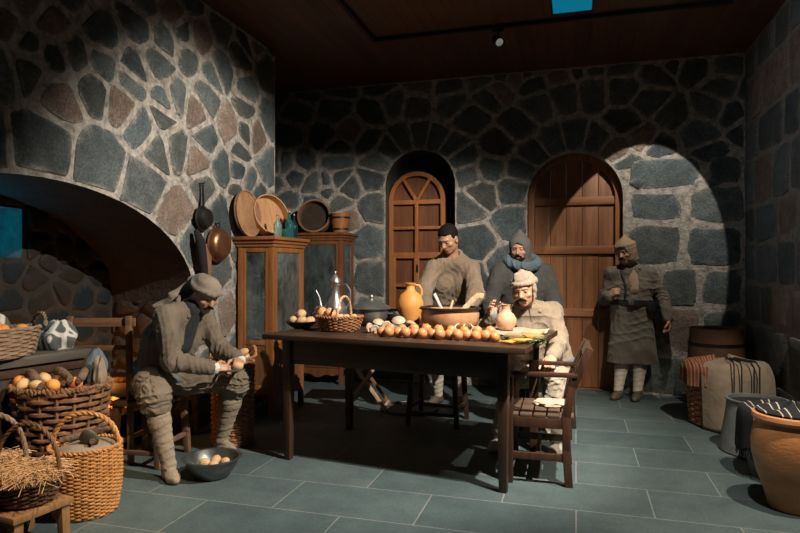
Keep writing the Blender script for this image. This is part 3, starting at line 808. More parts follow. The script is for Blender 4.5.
def twist(pts, r, strands=2, pitch=.06, n=6, closed=False):
    """a rope of osiers wound round the path"""
    m = MB(); pts = [V(p) for p in pts]; N = len(pts)
    L = [0]
    for a, b in zip(pts, pts[1:]): L.append(L[-1] + (b - a).length)
    if closed:
        tot = L[-1] + (pts[0] - pts[-1]).length; turns = max(1, round(tot / pitch)); pitch = tot / turns
    for s in range(strands):
        out = []
        for i, p in enumerate(pts):
            t = (pts[(i + 1) % N] - pts[i - 1]) if closed else pts[min(i + 1, N - 1)] - pts[max(i - 1, 0)]
            t.normalize(); u = t.orthogonal() if abs(t.z) > .95 else t.cross(V((0, 0, 1))); u.normalize(); w = t.cross(u)
            a = 2 * PI * (L[i] / pitch + s / strands); out.append(p + (u * math.cos(a) + w * math.sin(a)) * r * .55)
        m.tube(out, r * .62, n, closed)
    return m
def ring(r, z, n=72, sq=(1, 1), wob=0, seed=0):
    rr = random.Random(seed); p = rr.uniform(0, 6)
    return [(r * math.cos(2 * PI * k / n) * sq[0], r * math.sin(2 * PI * k / n) * sq[1], z + wob * math.sin(3 * 2 * PI * k / n + p)) for k in range(n)]
def arc(a, b, rise, n=28, lean=(0, 0, 0), power=1.0):
    a, b = V(a), V(b); out = []
    for k in range(n + 1):
        t = k / n; c = math.cos(PI * t); s = math.sin(PI * t) ** power
        out.append((a + b) / 2 + (a - b) / 2 * c + V((0, 0, rise)) * s + V(lean) * s)
    return out
def basket(name, label, loc, rz, r0, r1, h, rows, n, mat, strand=.007, sq=(1, 1), handle=None, bulge=0, cat='basket', group=None, seed=0, rim=.011, ears=None, hmat=None, tilt=None):
    t = thing(name, label, cat, loc, rz, group)
    if tilt: t.rotation_euler = (*tilt, rz)
    pf = lambda q: (r0 + (r1 - r0) * q + bulge * math.sin(PI * q), .012 + (h - .012) * q)
    weave(pf, rows, n, strand, strand * .9, sq, seed).build('woven_side', mat, t)
    MB().lathe([(.001, .004), (r0, .004), (r0, .016), (.001, .016)], 40, wob=None).build('base', mat, t).scale = (sq[0], sq[1], 1)
    twist(ring(r1, h, 90, sq), rim, 2, .045, 6, True).build('rim', mat, t)
    if handle:
        rise, hr, ax = handle
        e = V((r1 * sq[0], 0, 0)) if ax == 'x' else V((0, r1 * sq[1], 0))
        twist(arc(-e + V((0, 0, h - .03)), e + V((0, 0, h - .03)), rise + .03, 40, power=.8), hr, 3, .09).build('handle', hmat or mat, t)
    if ears:
        for s in (-1, 1):
            x = s * r1 * sq[0]; twist(arc((x, -ears[0], h), (x, ears[0], h), ears[1], 18, (s * .015, 0, 0)), ears[2], 2, .05).build('handle', hmat or mat, t)
    return t
def fruit_mesh(kind, r, seed):
    rr = random.Random(seed)
    if kind == 'potato': return MB().blob((0, 0, 0), (r * 1.18, r * .92, r * .86), 3, seed, .10, 2.4), 'potato'
    if kind == 'orange': return MB().blob((0, 0, 0), (r, r, r * .94), 3, seed, .02, 2), 'orange_peel'
    if kind == 'apple': return MB().lathe([(.001, -r * .78), (r * .45, -r * .86), (r * .85, -r * .5), (r, 0), (r * .92, r * .45), (r * .55, r * .82), (r * .18, r * .80), (.001, r * .62)], 20), 'apple_skin'
    if kind == 'onion': return MB().lathe([(.001, -r * .92), (r * .3, -r * .88), (r * .78, -r * .6), (r, -.05 * r), (r * .86, r * .5), (r * .45, r * .86), (r * .18, r * 1.0), (r * .09, r * 1.22), (.001, r * 1.25)], 20, wob=lambda a, z: .015 * math.sin(8 * a)), 'onion_skin'
FR = {}
def fruit(kind, loc, r, label, group, rot=None, seed=None):
    key = (kind, seed if seed is not None else rnd.randrange(4))
    if key not in FR:
        m, mat = fruit_mesh(kind, 1.0, key[1] + 3); o = m.build(kind, mat); FR[key] = o; first = True
    else: o = FR[key].copy(); COL.objects.link(o); first = False
    o.location = loc; o.scale = (r, r, r); o.rotation_euler = rot or (rnd.uniform(-.6, .6), rnd.uniform(-.6, .6), rnd.uniform(0, 6))
    return tag(o, label, {'orange_peel': 'fruit'}.get(kind, kind), group)
def drape(name, pts_uv, mat, nu, nv, fn, parent=None, thick=.004):
    """a cloth sheet from fn(u, v), given thickness"""
    vs = [V(fn(i / nu, j / nv)) for j in range(nv + 1) for i in range(nu + 1)]
    fs = [(j * (nu + 1) + i, j * (nu + 1) + i + 1, (j + 1) * (nu + 1) + i + 1, (j + 1) * (nu + 1) + i) for j in range(nv) for i in range(nu)]
    o = mesh_obj(name, vs, fs, mat, parent, angle=80)
    md = o.modifiers.new('thickness', 'SOLIDIFY'); md.thickness = thick; md.offset = 0
    return o

# ---------------- left: fruit basket on the hearth counter
bx = (-3.22, 2.60)
b1 = basket('long_basket', 'long grey-brown wicker basket of oranges on the hearth counter', (bx[0], bx[1], .793), math.radians(77), .165, .19, .17, 13, 26, 'wicker_grey', .0075, (1.9, .82), seed=1, ears=(.07, .075, .012))
MB().lathe([(.001, .018), (.15, .018), (.16, .10), (.001, .12)], 30).build('straw_bed', 'straw', b1).scale = (1.85, .8, 1)
ca, sa = math.cos(math.radians(77)), math.sin(math.radians(77))
pos = [(-.25, .06), (-.17, -.06), (-.10, .05), (-.01, -.07), (.04, .05), (.10, -.06), (.18, .05), (.24, -.04), (-.22, -.06), (.12, .02), (-.06, -.01)]
spots = ['at the far left end', 'left of centre, near the front', 'left of centre, at the back', 'front and centre', 'back and centre', 'right of centre in front', 'right of centre at the back', 'at the right end by the handle', 'at the left end in front', 'on the heap right of centre', 'on the heap left of centre']
for k, (x, y) in enumerate(pos):
    z = .793 + .155 + (.03 if k > 8 else 0)
    fruit('orange', (bx[0] + ca * x - sa * y, bx[1] + sa * x + ca * y, z), .038, 'orange fruit in the long basket, ' + spots[k], 'oranges in the long basket')
def heap(name, label, cat, loc, r, mat, seed, rz=0, amp=.12, freq=3.2):
    o = MB().blob((0, 0, 0), r, 4, seed, amp, freq).build(name, mat); tag(o, label, cat); o.location = loc; o.rotation_euler = (0, 0, rz); return o
def cloth_bundle(name, label, loc, r, mat, seed, rz=0, cat='cloth'):
    rr = random.Random(seed); ph = [rr.uniform(0, 6) for _ in range(4)]
    m = MB(); m.blob((0, 0, 0), (1, 1, 1), 4); vs = []
    for v in m.v:
        a = math.atan2(v.y, v.x); w = 1 + .10 * math.sin(5 * a + ph[0] + 2 * v.z) + .06 * math.sin(9 * a + ph[1] - 3 * v.z) + .05 * math.sin(7 * v.z + ph[2])
        z = max(v.z, -.55); vs.append(V((v.x * r[0] * w, v.y * r[1] * w, (z + .55) * r[2] / 1.55 * (1 + .12 * math.sin(3 * a + ph[3])))))
    o = mesh_obj(name, vs, m.f, mat, angle=60); tag(o, label, cat); o.location = loc; o.rotation_euler = (0, 0, rz); return o
cloth_bundle('printed_cloth', 'white and grey patterned cloth bundle behind the long basket of oranges', (-3.50, 2.72, .793), (.11, .36, .31), 'print_cloth', 4)
cloth_bundle('printed_cloth', 'white patterned cloth lying at the right end of the hearth counter', (-3.20, 3.16, .793), (.10, .115, .17), 'print_cloth', 9, .3)

cloth_bundle('cloth', 'pale folded cloth lying on the slatted seat of the armchair', (-.14, 4.08, .424), (.12, .10, .035), 'linen', 15, .2)
# hearth embers: logs and glowing coals
HB = .24; tag(MB().box((-3.40, 3.86, HB / 2), (.46, .52, HB)).build('trim_1', 'hearth_black', bevel=.012), kind='structure')
for k, (a, b, r) in enumerate((((-3.54, 3.70, .056), (-3.25, 4.02, .056), .055), ((-3.56, 4.02, .08), (-3.22, 3.76, .15), .045), ((-3.44, 3.66, .19), (-3.34, 4.04, .20), .04))):
    a, b = V(a) + V((0, 0, HB)), V(b) + V((0, 0, HB)); pts = [a + (b - a) * t / 6 + V((rnd.uniform(-.008, .008), rnd.uniform(-.008, .008), 0)) for t in range(7)]
    o = MB().tube(pts, [r * rnd.uniform(.9, 1.1) for _ in pts], 12).build('log', 'bark'); tag(o, ['charred log lying lowest among the hearth embers', 'charred log slanting across the hearth embers', 'charred log on top of the hearth embers'][k], 'log', 'hearth logs')
o = None
m = MB()
for k in range(46):
    m.blob((-3.38 + max(-.2, min(.19, rnd.gauss(0, .09))), 3.84 + max(-.22, min(.22, rnd.gauss(0, .08))), HB + .02 + rnd.random() * .13), rnd.uniform(.018, .034), 1, k, .2)
tag(m.build('embers', 'ember', smooth=False), 'glowing orange embers among the logs in the fireplace', 'embers', kind='stuff')
for k, (x, y, z, s) in enumerate(((-3.02, 3.30, .50, .06), (-3.03, 3.28, .40, .055), (-3.08, 3.33, .58, .05))):
    pass

# rough tall basket of wood and vegetables
b2 = basket('rough_basket', 'tall rough wicker basket heaped with potatoes, rags and firewood', (-2.89, 2.88, 0), .3, .185, .26, .63, 17, 18, 'wicker_brown', .013, (1, .92), seed=5, rim=.02)
heap('firewood_rags', 'brown sacking filling the top of the tall rough basket', 'sacking', (-2.89, 2.88, .55), (.23, .21, .09), 'wicker_brown', 5)
tops = [(-.20, -.10), (-.11, -.16), (.0, -.17), (.08, -.14), (-.16, .02), (.15, -.05), (-.06, -.06)]
ps = ['at the far left rim', 'second from the left rim', 'in the middle of the front rim', 'right of the middle at the front', 'at the back left', 'at the right rim', 'in the middle of the heap']
for k, (x, y) in enumerate(tops): fruit('orange' if k in (0, 3, 5) else 'potato', (-2.89 + x, 2.88 + y, .655 + (.02 if k == 6 else 0)), .037, ('orange' if k in (0, 3, 5) else 'potato') + ' on the tall rough basket, ' + ps[k], 'produce on the rough basket')
for k, (a, b) in enumerate((((-3.07, 2.82, .70), (-2.85, 2.70, .665)), ((-2.99, 2.94, .69), (-2.73, 2.78, .70)), ((-2.83, 3.01, .69), (-2.69, 2.80, .69)))):
    a, b = V(a), V(b); pts = [a + (b - a) * t / 5 + V((0, 0, .012 * math.sin(t))) for t in range(6)]
    tag(MB().tube(pts, [.022, .026, .024, .025, .023, .019], 9).build('firewood', 'bark'), ['split stick of firewood at the left of the tall rough basket', 'split stick of firewood across the middle of the tall rough basket', 'split stick of firewood at the right of the tall rough basket'][k], 'firewood', 'firewood sticks')
cloth_bundle('rag', 'dark blue-grey rag standing up at the back of the tall rough basket', (-2.81, 3.05, .62), (.06, .08, .19), 'slate_cloth', 2, .5, 'rag')
cloth_bundle('rag', 'pale rag tucked beside the blue-grey rag in the rough basket', (-2.71, 2.98, .62), (.035, .05, .16), 'sack_cloth', 3, .5, 'rag')

# big golden basket with a hoop handle
b3 = basket('hoop_basket', 'large golden wicker basket with a tall hoop handle on the slate floor', (-2.54, 2.69, 0), math.radians(20), .155, .174, .36, 36, 34, 'wicker_gold', .0054, bulge=.012, handle=(.17, .013, 'x'), seed=8, rim=.011)
heap('dry_cloth', 'brown rags lying inside the large golden hoop basket', 'rags', (-2.54, 2.69, .325), (.15, .145, .065), 'sack_cloth', 8)
for k, (a, b) in enumerate((((-2.65, 2.63, .39), (-2.46, 2.79, .43)), ((-2.62, 2.77, .39), (-2.44, 2.63, .40)))):
    a, b = V(a), V(b); tag(MB().tube([a + (b - a) * t / 5 for t in range(6)], [.016, .02, .019, .02, .018, .015], 9).build('kindling_stick', 'bark'), ['kindling stick rising to the back in the golden hoop basket', 'kindling stick lying to the front in the golden hoop basket'][k], 'stick', 'kindling')
o = MB().blob((0, 0, 0), (.05, .02, .06), 3, 3, .08).build('stone_slab', 'slab_wood'); tag(o, 'flat grey wedge of wood leaning in the golden hoop basket', 'wood'); o.location = (-2.48, 2.65, .41); o.rotation_euler = (.4, 0, .4)

# straw baskets in the left foreground
def straw_nest(name, label, loc, r, h, n, seed, parent=None):
    rr = random.Random(seed); m = MB(); m.blob((0, 0, 0), (r * .85, r * .85, h * .5), 3, seed, .1)
    for k in range(n):
        a = rr.uniform(0, 2 * PI); q = r * math.sqrt(rr.random()) * .95; z = h * .5 * math.sqrt(max(0, 1 - (q / r) ** 2)) + rr.uniform(-.005, .02)
        d = rr.uniform(0, 2 * PI); L = rr.uniform(.04, .10); c = V((q * math.cos(a), q * math.sin(a), z)); pts = []
        cv = rr.uniform(-1, 1) * .02
        for t in (-1, -.4, .3, 1): pts.append(c + V((math.cos(d) * L * t, math.sin(d) * L * t, -.25 * L * t * t + cv * t * t + rr.uniform(-.004, .006))))
        m.tube(pts, rr.uniform(.0013, .0026), 4)
    o = m.build(name, 'straw', parent); tag(o, label, 'straw', kind='stuff'); o.location = loc; return o
ls = V((-2.42, 2.24, 0))
b4 = basket('straw_basket', 'small brown basket with dark hoop handle heaped with straw on the footstool', (-2.51, 2.30, .202), math.radians(14), .11, .158, .12, 10, 20, 'wicker_brown', .008, handle=(.25, .010, 'x'), seed=12, hmat='wicker_brown', rim=.012)
straw_nest('straw', 'pale straw filling the small basket on the footstool', (-2.51, 2.30, .315), .165, .12, 420, 5)
b5 = basket('straw_basket', 'second straw basket at the left edge of the photo, grey hoop handle', (-2.79, 2.36, 0), math.radians(40), .115, .14, .34, 20, 20, 'wicker_grey', .008, handle=(.24, .012, 'x'), seed=13, rim=.012)
straw_nest('straw', 'pale straw in the basket at the left edge of the photo', (-2.79, 2.36, .33), .135, .09, 200, 6)

# basin with potatoes, basket beside the peeler
bs = thing('basin', 'round dark metal basin of peeled potatoes on the floor by the peeler\'s foot', 'basin', (-2.20, 3.36, 0))
MB().lathe([(.085, 0), (.105, .006), (.150, .07), (.166, .118), (.184, .122), (.184, .127), (.164, .125), (.146, .074), (.10, .014), (.001, .012)], 44).build('bowl', 'steel', bs)
MB().lathe([(.001, .058), (.138, .058), (.138, .060), (.001, .061)], 36).build('water', 'tin_grey', bs)
for k, (x, y, g) in enumerate(((-.05, .0, 0), (.03, -.03, 1), (.06, .05, 0), (-.01, .06, 0))): fruit('potato', (-2.20 + x, 3.36 + y, .080), .034, ['potato at the left in the dark metal basin', 'potato front and centre in the dark metal basin', 'potato at the right in the dark metal basin', 'potato at the back in the dark metal basin'][k], 'potatoes in the basin')
b6 = basket('potato_basket', 'red-brown wicker basket of potatoes at the peeler\'s knee', (-2.47, 4.045, 0), .9, .145, .15, .64, 34, 18, 'wicker_red', .0085, seed=21, ears=(.06, .07, .011), hmat='wicker_gold')
heap('peelings', 'light brown peelings heaped in the red-brown basket', 'peelings', (-2.47, 4.045, .60), (.135, .135, .07), 'straw', 6, amp=.2, freq=7)
for k, (x, y) in enumerate(((-.07, -.06), (.03, -.09), (.08, .01), (-.02, .03), (-.09, .04))):
    fruit('potato', (-2.47 + x, 4.045 + y, .68), .036, 'potato on top of the red-brown basket, ' + ['front left', 'front right', 'far right', 'in the middle', 'at the back left'][k], 'potatoes in the tall basket')

# ---------------- hanging on the left wall
def pan(name, label, loc, r, depth, mat, lean, handle=None, rim=.012):
    """pan hanging with its bottom to the room (+x)"""
    t = thing(name, label, 'pan', loc); t.rotation_euler = (0, lean, 0)
    M = Matrix(((0, 0, 1), (1, 0, 0), (0, 1, 0)))
    MB().lathe([(r * .80, -.002), (r * .97, .0), (r + rim, 0), (r + rim, .006), (r, .010), (r * .93, depth * .6), (r * .78, depth * .93), (r * .6, depth), (.001, depth)], 40, M=M).build('pan_body', mat, t)
    if handle: MB().bar((.012, 0, r * .9), (.004, 0, r + handle), .022, .008, (1, 0, 0), .016).tube([(.004 + 0, .012 * math.sin(a), r + handle + .012 - .012 * math.cos(a)) for a in [2 * PI * k / 12 for k in range(12)]], .004, 6, True).build('handle', 'iron', t, bevel=.001)
    else: MB().tube([(.006, .022 * math.sin(a), r + .022 - .018 * math.cos(a)) for a in [2 * PI * k / 14 for k in range(14)]], .005, 6, True).build('hanging_ring', 'iron', t)
    return t
pan('frying_pan', 'black iron pan with long handle hanging on the stone wall', (-2.825, 4.18, 1.70), .088, .06, 'iron', 0, .16)
pan('copper_pan', 'round copper pan hanging bottom outwards on the stone wall', (-2.825, 4.39, 1.50), .135, .07, 'copper', 0)
for y, z in ((4.18, 1.975), (4.39, 1.675)):
    o = MB().tube([(-2.87, y, z), (-2.81, y, z), (-2.80, y, z + .012)], .005, 6).build('nail', 'iron'); tag(o, 'iron nail holding the ' + ('black pan' if y < 4.3 else 'copper pan'), 'nail')
o = MB().bar((-2.80, 4.22, 1.05), (-2.835, 4.27, 1.50), .075, .022, (1, 0, 0)).build('wooden_paddle', 'rustic_wood', bevel=.006); tag(o, 'wooden paddle leaning on the wall behind the peeler\'s head', 'paddle')
# black leather bellows bag hanging beside it
m = MB(); pts = [(-2.80, 4.06, 1.60), (-2.77, 4.07, 1.52), (-2.78, 4.10, 1.42), (-2.80, 4.16, 1.30), (-2.82, 4.20, 1.18)]
o = m.tube(pts, [.018, .036, .040, .034, .03], 12).build('cloth_strap', 'dark_cloth'); tag(o, 'black cloth hanging beside the wooden paddle under the iron pan', 'cloth')
o = twist(arc((-2.80, 4.07, 1.60), (-2.80, 4.15, 1.58), -.10, 18), .007, 2, .05).build('rope_loop', 'linen'); tag(o, 'pale rope loop hanging under the iron pan', 'rope')
# ---------------- on the cabinets
ZA = 1.58
def disc_tray(name, label, loc, r, th, mat, rot, rim=None, cat='tray'):
    t = thing(name, label, cat, loc); t.rotation_euler = rot
    MB().lathe([(.001, 0), (r * .96, 0), (r, .004), (r, th - .004), (r * .97, th), (.001, th)], 48).build('board', mat, t)
    if rim: MB().lathe([(r * .94, th - .002), (r, th - .002), (r + .004, th + rim), (r - .008, th + rim)], 48).build('rim', mat, t)
    return t
disc_tray('round_tray', 'round wooden board propped against the wall on the nearer cabinet', (-2.80, 4.80, ZA + .205), .205, .02, 'tray_wood', (0, math.radians(84), 0), .012)
sv = thing('sieve', 'pale bentwood sieve leaning behind the glass bottles on the nearer cabinet', 'sieve', (-2.76, 5.10, ZA + .198)); sv.rotation_euler = (math.radians(10), math.radians(74), math.radians(-14))
MB().lathe([(.186, 0), (.197, 0), (.197, .085), (.186, .085)], 48).build('hoop', 'bright_wood', sv)
MB().lathe([(.001, .010), (.187, .010), (.187, .013), (.001, .013)], 40).build('mesh', 'bright_wood', sv)
def bottle(loc, r, h, mat, label, neck=.32, cap=True):
    t = thing('glass_bottle', label, 'bottle', loc, 0, None)
    nk = h * (1 - neck)
    MB().lathe([(.001, .004), (r * .9, 0), (r, .01), (r, nk * .86), (r * .7, nk), (r * .3, nk + .02), (r * .28, h * .95), (r * .38, h * .96), (r * .38, h), (r * .22, h), (r * .2, nk + .02), (r * .6, nk - .004), (r * .9, nk * .84), (r * .9, .012), (.001, .010)], 26).build('bottle_body', mat, t)
    if cap: MB().lathe([(.001, h - .012), (r * .2, h - .012), (r * .24, h + .016), (.001, h + .016)], 14).build('cork', 'pale_wood', t)
    return t
bottle((-2.56, 4.93, ZA), .036, .20, 'glass_clear', 'clear glass bottle at the front corner of the nearer cabinet')
bottle((-2.55, 5.14, ZA), .040, .24, 'glass_teal', 'teal glass bottle in front of the bentwood sieve')
bottle((-2.56, 5.26, ZA), .034, .22, 'glass_dusk', 'dark blue-green glass bottle at the right end of the nearer cabinet')
jj = thing('glass_jar', 'squat teal glass jar on the nearer cabinet between the bottles', 'jar', (-2.53, 5.03, ZA))
MB().lathe([(.001, .004), (.042, 0), (.046, .01), (.046, .05), (.034, .066), (.034, .078), (.028, .078), (.028, .066), (.040, .05), (.040, .012), (.001, .010)], 26).build('jar_body', 'glass_teal', jj)
lt = thing('lantern', 'small black lantern with glass panes standing on the nearer cabinet', 'lantern', (-2.62, 5.18, ZA))
for x in (-1, 1):
    for y in (-1, 1): MB().box((x * .03, y * .03, .07), (.008, .008, .14)).build('post', 'black_metal', lt)
MB().box((0, 0, .006), (.075, .075, .012)).build('base', 'black_metal', lt); MB().lathe([(.05, .14), (.012, .18), (.010, .19), (.001, .19)], 4).build('roof', 'black_metal', lt, smooth=False)
MB().box((0, 0, .075), (.052, .052, .125)).build('pane', 'glass_teal', lt, smooth=False)
ZB = 1.70
dm = thing('drum_sieve', 'round dark wooden sieve standing on edge on the darker cabinet', 'sieve', (-2.90, 6.50, ZB + .196)); dm.rotation_euler = (math.radians(80), 0, math.radians(10))
MB().lathe([(.176, -.05), (.196, -.05), (.196, .05), (.176, .05)], 48).build('hoop', 'rustic_wood', dm)
MB().lathe([(.001, -.036), (.178, -.036), (.178, -.030), (.001, -.030)], 40).build('skin', 'dark_wood', dm)
bk_ = thing('wooden_tub', 'red-brown staved tub on the right end of the darker cabinet', 'tub', (-2.585, 6.50, ZB))
MB().lathe([(.001, 0), (.086, 0), (.112, .225), (.102, .225), (.08, .012), (.001, .012)], 30, wob=lambda a, z: .012 * abs(math.sin(7 * a))).build('staves', 'cabinet_wood', bk_)
for z, r in ((.045, .0930), (.175, .1078)): MB().lathe([(r - .002, z - .01), (r + .003, z - .01), (r + .004, z + .01), (r - .001, z + .01)], 30).build('hoop', 'iron', bk_)

# ---------------- on the table
def loc_t(x, y): return (x, y, ZT)
bw = thing('bowl', 'small dark bowl of pale potatoes at the left end of the table', 'bowl', (-1.97, 4.17, ZT))
MB().lathe([(.05, 0), (.06, .004), (.10, .03), (.118, .052), (.112, .054), (.094, .034), (.05, .012), (.001, .010)], 36).build('bowl_body', 'iron', bw)
for k, (x, y, z, r) in enumerate(((-.055, -.02, .06, .036), (.02, -.045, .058, .036), (.06, .02, .058, .034), (-.01, .045, .06, .035), (.0, .0, .108, .038), (-.035, .03, .10, .026))): fruit('potato', (-1.97 + x, 4.17 + y, ZT + z), r, 'pale potato in the small dark bowl, ' + ['at the left', 'in front', 'at the right', 'at the back', 'on top of the heap', 'near the top at the back'][k], 'potatoes in the small bowl')
b7 = basket('table_basket', 'red-brown wicker basket with a pale hoop handle on the table', (-1.62, 4.06, ZT), math.radians(6), .125, .158, .105, 9, 26, 'wicker_red', .0068, (1.05, .82), seed=31, rim=.010)
tag(twist(arc((.02, -.128, .09), (.05, .128, .09), .155, 36, power=.8), .009, 2, .07).build('handle', 'straw', b7), 'pale hoop handle')
MB().lathe([(.001, .016), (.12, .016), (.145, .075), (.001, .08)], 30).build('liner', 'linen', b7).scale = (1.03, .8, 1)
for k, (x, y, z) in enumerate(((-.135, .01, .125), (-.065, -.015, .125))): fruit('apple', (-1.62 + x, 4.06 + y, ZT + z), .042, ['blushed apple at the left rim of the table basket', 'blushed apple nearer the handle of the table basket'][k], 'apples on the table basket', (.3, .2, k))
for k, (x, y) in enumerate(((.06, -.02), (.10, .03), (-.01, .05), (.02, -.06))): fruit('potato', (-1.62 + x, 4.06 + y, ZT + .095), .030, 'potato inside the table basket, ' + ['right of the handle in front', 'at the right end', 'at the back', 'at the front under the handle'][k], 'potatoes in the table basket')
o = twist([(-1.93 + .2 * t, 4.30 - .1 * t, ZT + .10 + .055 * math.sin(PI * min(1, 1.25 * t))) for t in [k / 20 for k in range(21)]], .008, 2, .05).build('straw_rope', 'straw'); tag(o, 'short straw rope between the small bowl and the basket', 'rope')
ew = thing('ewer', 'tall pewter coffee ewer with curved handle and spout on the table', 'ewer', (-1.775, 4.36, ZT), math.radians(5))
MB().lathe([(.001, 0), (.070, 0), (.074, .01), (.055, .03), (.078, .07), (.092, .11), (.085, .15), (.055, .20), (.034, .25), (.030, .30), (.040, .335), (.044, .34), (.042, .345)], 36).build('ewer_body', 'pewter', ew)
MB().lathe([(.043, .345), (.034, .37), (.014, .392), (.007, .40), (.011, .412), (.006, .424), (.001, .426)], 24).build('lid', 'pewter', ew)
MB().tube([(.034, 0, .315), (.085, 0, .325), (.118, 0, .28), (.118, 0, .20), (.085, 0, .13)], [.007, .008, .008, .008, .006], 8).build('handle', 'pewter', ew)
MB().tube([(-.08, 0, .11), (-.115, 0, .15), (-.128, 0, .22), (-.155, 0, .275)], [.018, .013, .010, .008], 10).build('spout', 'pewter', ew)
sg = cup((-1.98, 4.55, ZT + .075), .055, .06, 'pewter', 'small pewter bowl on a foot behind the potatoes', 'bowl')
MB().lathe([(.05, -.075), (.052, -.07), (.012, -.055), (.012, 0), (.03, .004), (.001, .004)], 24).build('foot', 'pewter', sg)
tu = thing('tureen', 'grey pewter lidded tureen behind the table basket', 'tureen', (-1.53, 4.50, ZT))
MB().lathe([(.001, 0), (.075, 0), (.08, .012), (.105, .03), (.138, .075), (.142, .12), (.152, .126), (.152, .132), (.130, .132)], 40).build('tureen_body', 'pewter', tu)
MB().lathe([(.160, .131), (.164, .137), (.150, .145), (.11, .17), (.05, .190), (.022, .198), (.014, .21), (.022, .226), (.014, .240), (.001, .243)], 40).build('lid', 'pewter', tu)
for s in (-1, 1): MB().tube(arc((s * .14, -.03, .10), (s * .14, .03, .10), .0, 12, (s * .035, 0, 0)), .006, 6).build('handle', 'pewter', tu)
bb = thing('black_pot', 'round black pot between the tureen and the ochre jug', 'pot', (-1.36, 4.60, ZT))
MB().lathe([(.001, 0), (.06, 0), (.105, .04), (.115, .085), (.10, .115), (.104, .12), (.092, .12), (.10, .085), (.09, .045), (.001, .02)], 32).build('pot_body', 'iron', bb)
jg = thing('clay_jug', 'tall ochre clay jug with narrow neck beside the big pot', 'jug', (-1.235, 4.57, ZT), math.radians(20))
MB().lathe([(.001, 0), (.062, 0), (.064, .01), (.086, .07), (.102, .14), (.102, .185), (.078, .24), (.046, .268), (.034, .285), (.033, .31), (.046, .325), (.048, .333), (.040, .333), (.028, .313), (.026, .295)], 44).build('jug_body', 'ochre_clay', jg)
MB().tube([(.036, 0, .315), (.066, 0, .313), (.085, 0, .285), (.088, 0, .25), (.080, 0, .225)], [.010, .011, .011, .011, .009], 10).build('handle', 'ochre_clay', jg)
pt = thing('cooking_pot', 'wide copper-brown cooking pot with dark rim under the cook\'s hands', 'pot', (-.88, 4.36, ZT))
MB().lathe([(.001, 0), (.15, 0), (.175, .012), (.205, .06), (.212, .115), (.204, .152), (.188, .155), (.192, .11), (.188, .06), (.15, .016), (.001, .014)], 48).build('pot_body', 'pot_copper', pt)
MB().lathe([(.190, .150), (.222, .152), (.224, .162), (.216, .168), (.186, .166)], 48).build('rim', 'iron', pt)
MB().lathe([(.001, .118), (.19, .118), (.19, .122), (.001, .124)], 40).build('stew', 'dark_clay', pt)
sp_ = thing('spoon', 'pale metal spoon handle slanting out of the cooking pot', 'spoon', (-.95, 4.36, ZT + .125)); 
MB().bar((.03, -.03, .0), (-.055, .04, .135), .016, .007, (0, 1, 0), .022).build('handle', 'white_cloth', sp_, bevel=.002); MB().blob((.035, -.035, -.002), (.03, .022, .010), 2).build('bowl', 'pewter', sp_)
ld = thing('wooden_ladle', 'carved pale wooden ladle with hooked end leaning in the cooking pot', 'ladle', (-.78, 4.34, ZT + .125))
m = MB(); pth = [V((-.02, -.02, 0)), V((.03, .0, .055)), V((.075, .02, .105)), V((.105, .03, .13)), V((.135, .04, .122))]
for a, b in zip(pth, pth[1:]): m.bar(a, b + (b - a).normalized() * .006, .016, .038, (0, 0, 1))
m.build('handle', 'pale_wood', ld, bevel=.005); MB().blob((-.03, -.03, -.005), (.035, .03, .014), 2).build('bowl', 'pale_wood', ld)
o = MB().tube([(-.90, 4.44, ZT + .12), (-.885, 4.49, ZT + .205)], [.011, .009], 8).build('stirring_stick', 'pale_wood'); tag(o, 'short wooden stirring stick upright in the cooking pot', 'stick')
# plait of onions along the front edge
rr = random.Random(4); N = 14; A0, A1 = on_table(.995, .20), on_table(.235, .225)
for k in range(N):
    p = A0.lerp(A1, k / (N - 1)) + V((0, (-1) ** k * .014 + rr.uniform(-.006, .006), 0)); r = rr.uniform(.032, .037)
    fruit('onion', (p.x, p.y, ZT + r * .98), r, 'golden onion in the front plait, ' + ('at its left end' if k == 0 else 'at its right end' if k == N - 1 else f'{["second","third","fourth","fifth","sixth","seventh"][k-1]} from its left end' if k < 7 else f'{["seventh","sixth","fifth","fourth","third","second"][k-7]} from its right end'), 'onions along the table edge', (rr.uniform(-1.9, -.9), rr.uniform(-.7, .7), rr.uniform(-.8, .8)), k % 4)
for k in range(9):
    p = A0.lerp(A1, (k + .55) / 9) + V((0, .064, 0)); r = rr.uniform(.030, .035)
    fruit('onion', (p.x, p.y, ZT + r * .98 + .022), r, f'golden onion in the row behind the plait, {["leftmost", "second from the left", "third from the left", "fourth from the left", "in the middle", "fourth from the right", "third from the right", "second from the right", "rightmost"][k]}', 'onions along the table edge', (rr.uniform(-1.6, -.6), rr.uniform(-.5, .5), rr.uniform(-1, 1)), k % 4)
o = twist([A0.lerp(A1, t / 40) + V((-.02, .028, .030 + .006 * math.sin(t))) for t in range(41)], .006, 2, .04).build('onion_plait_straw', 'straw'); tag(o, 'plaited straw stem holding the row of golden onions', 'straw plait')
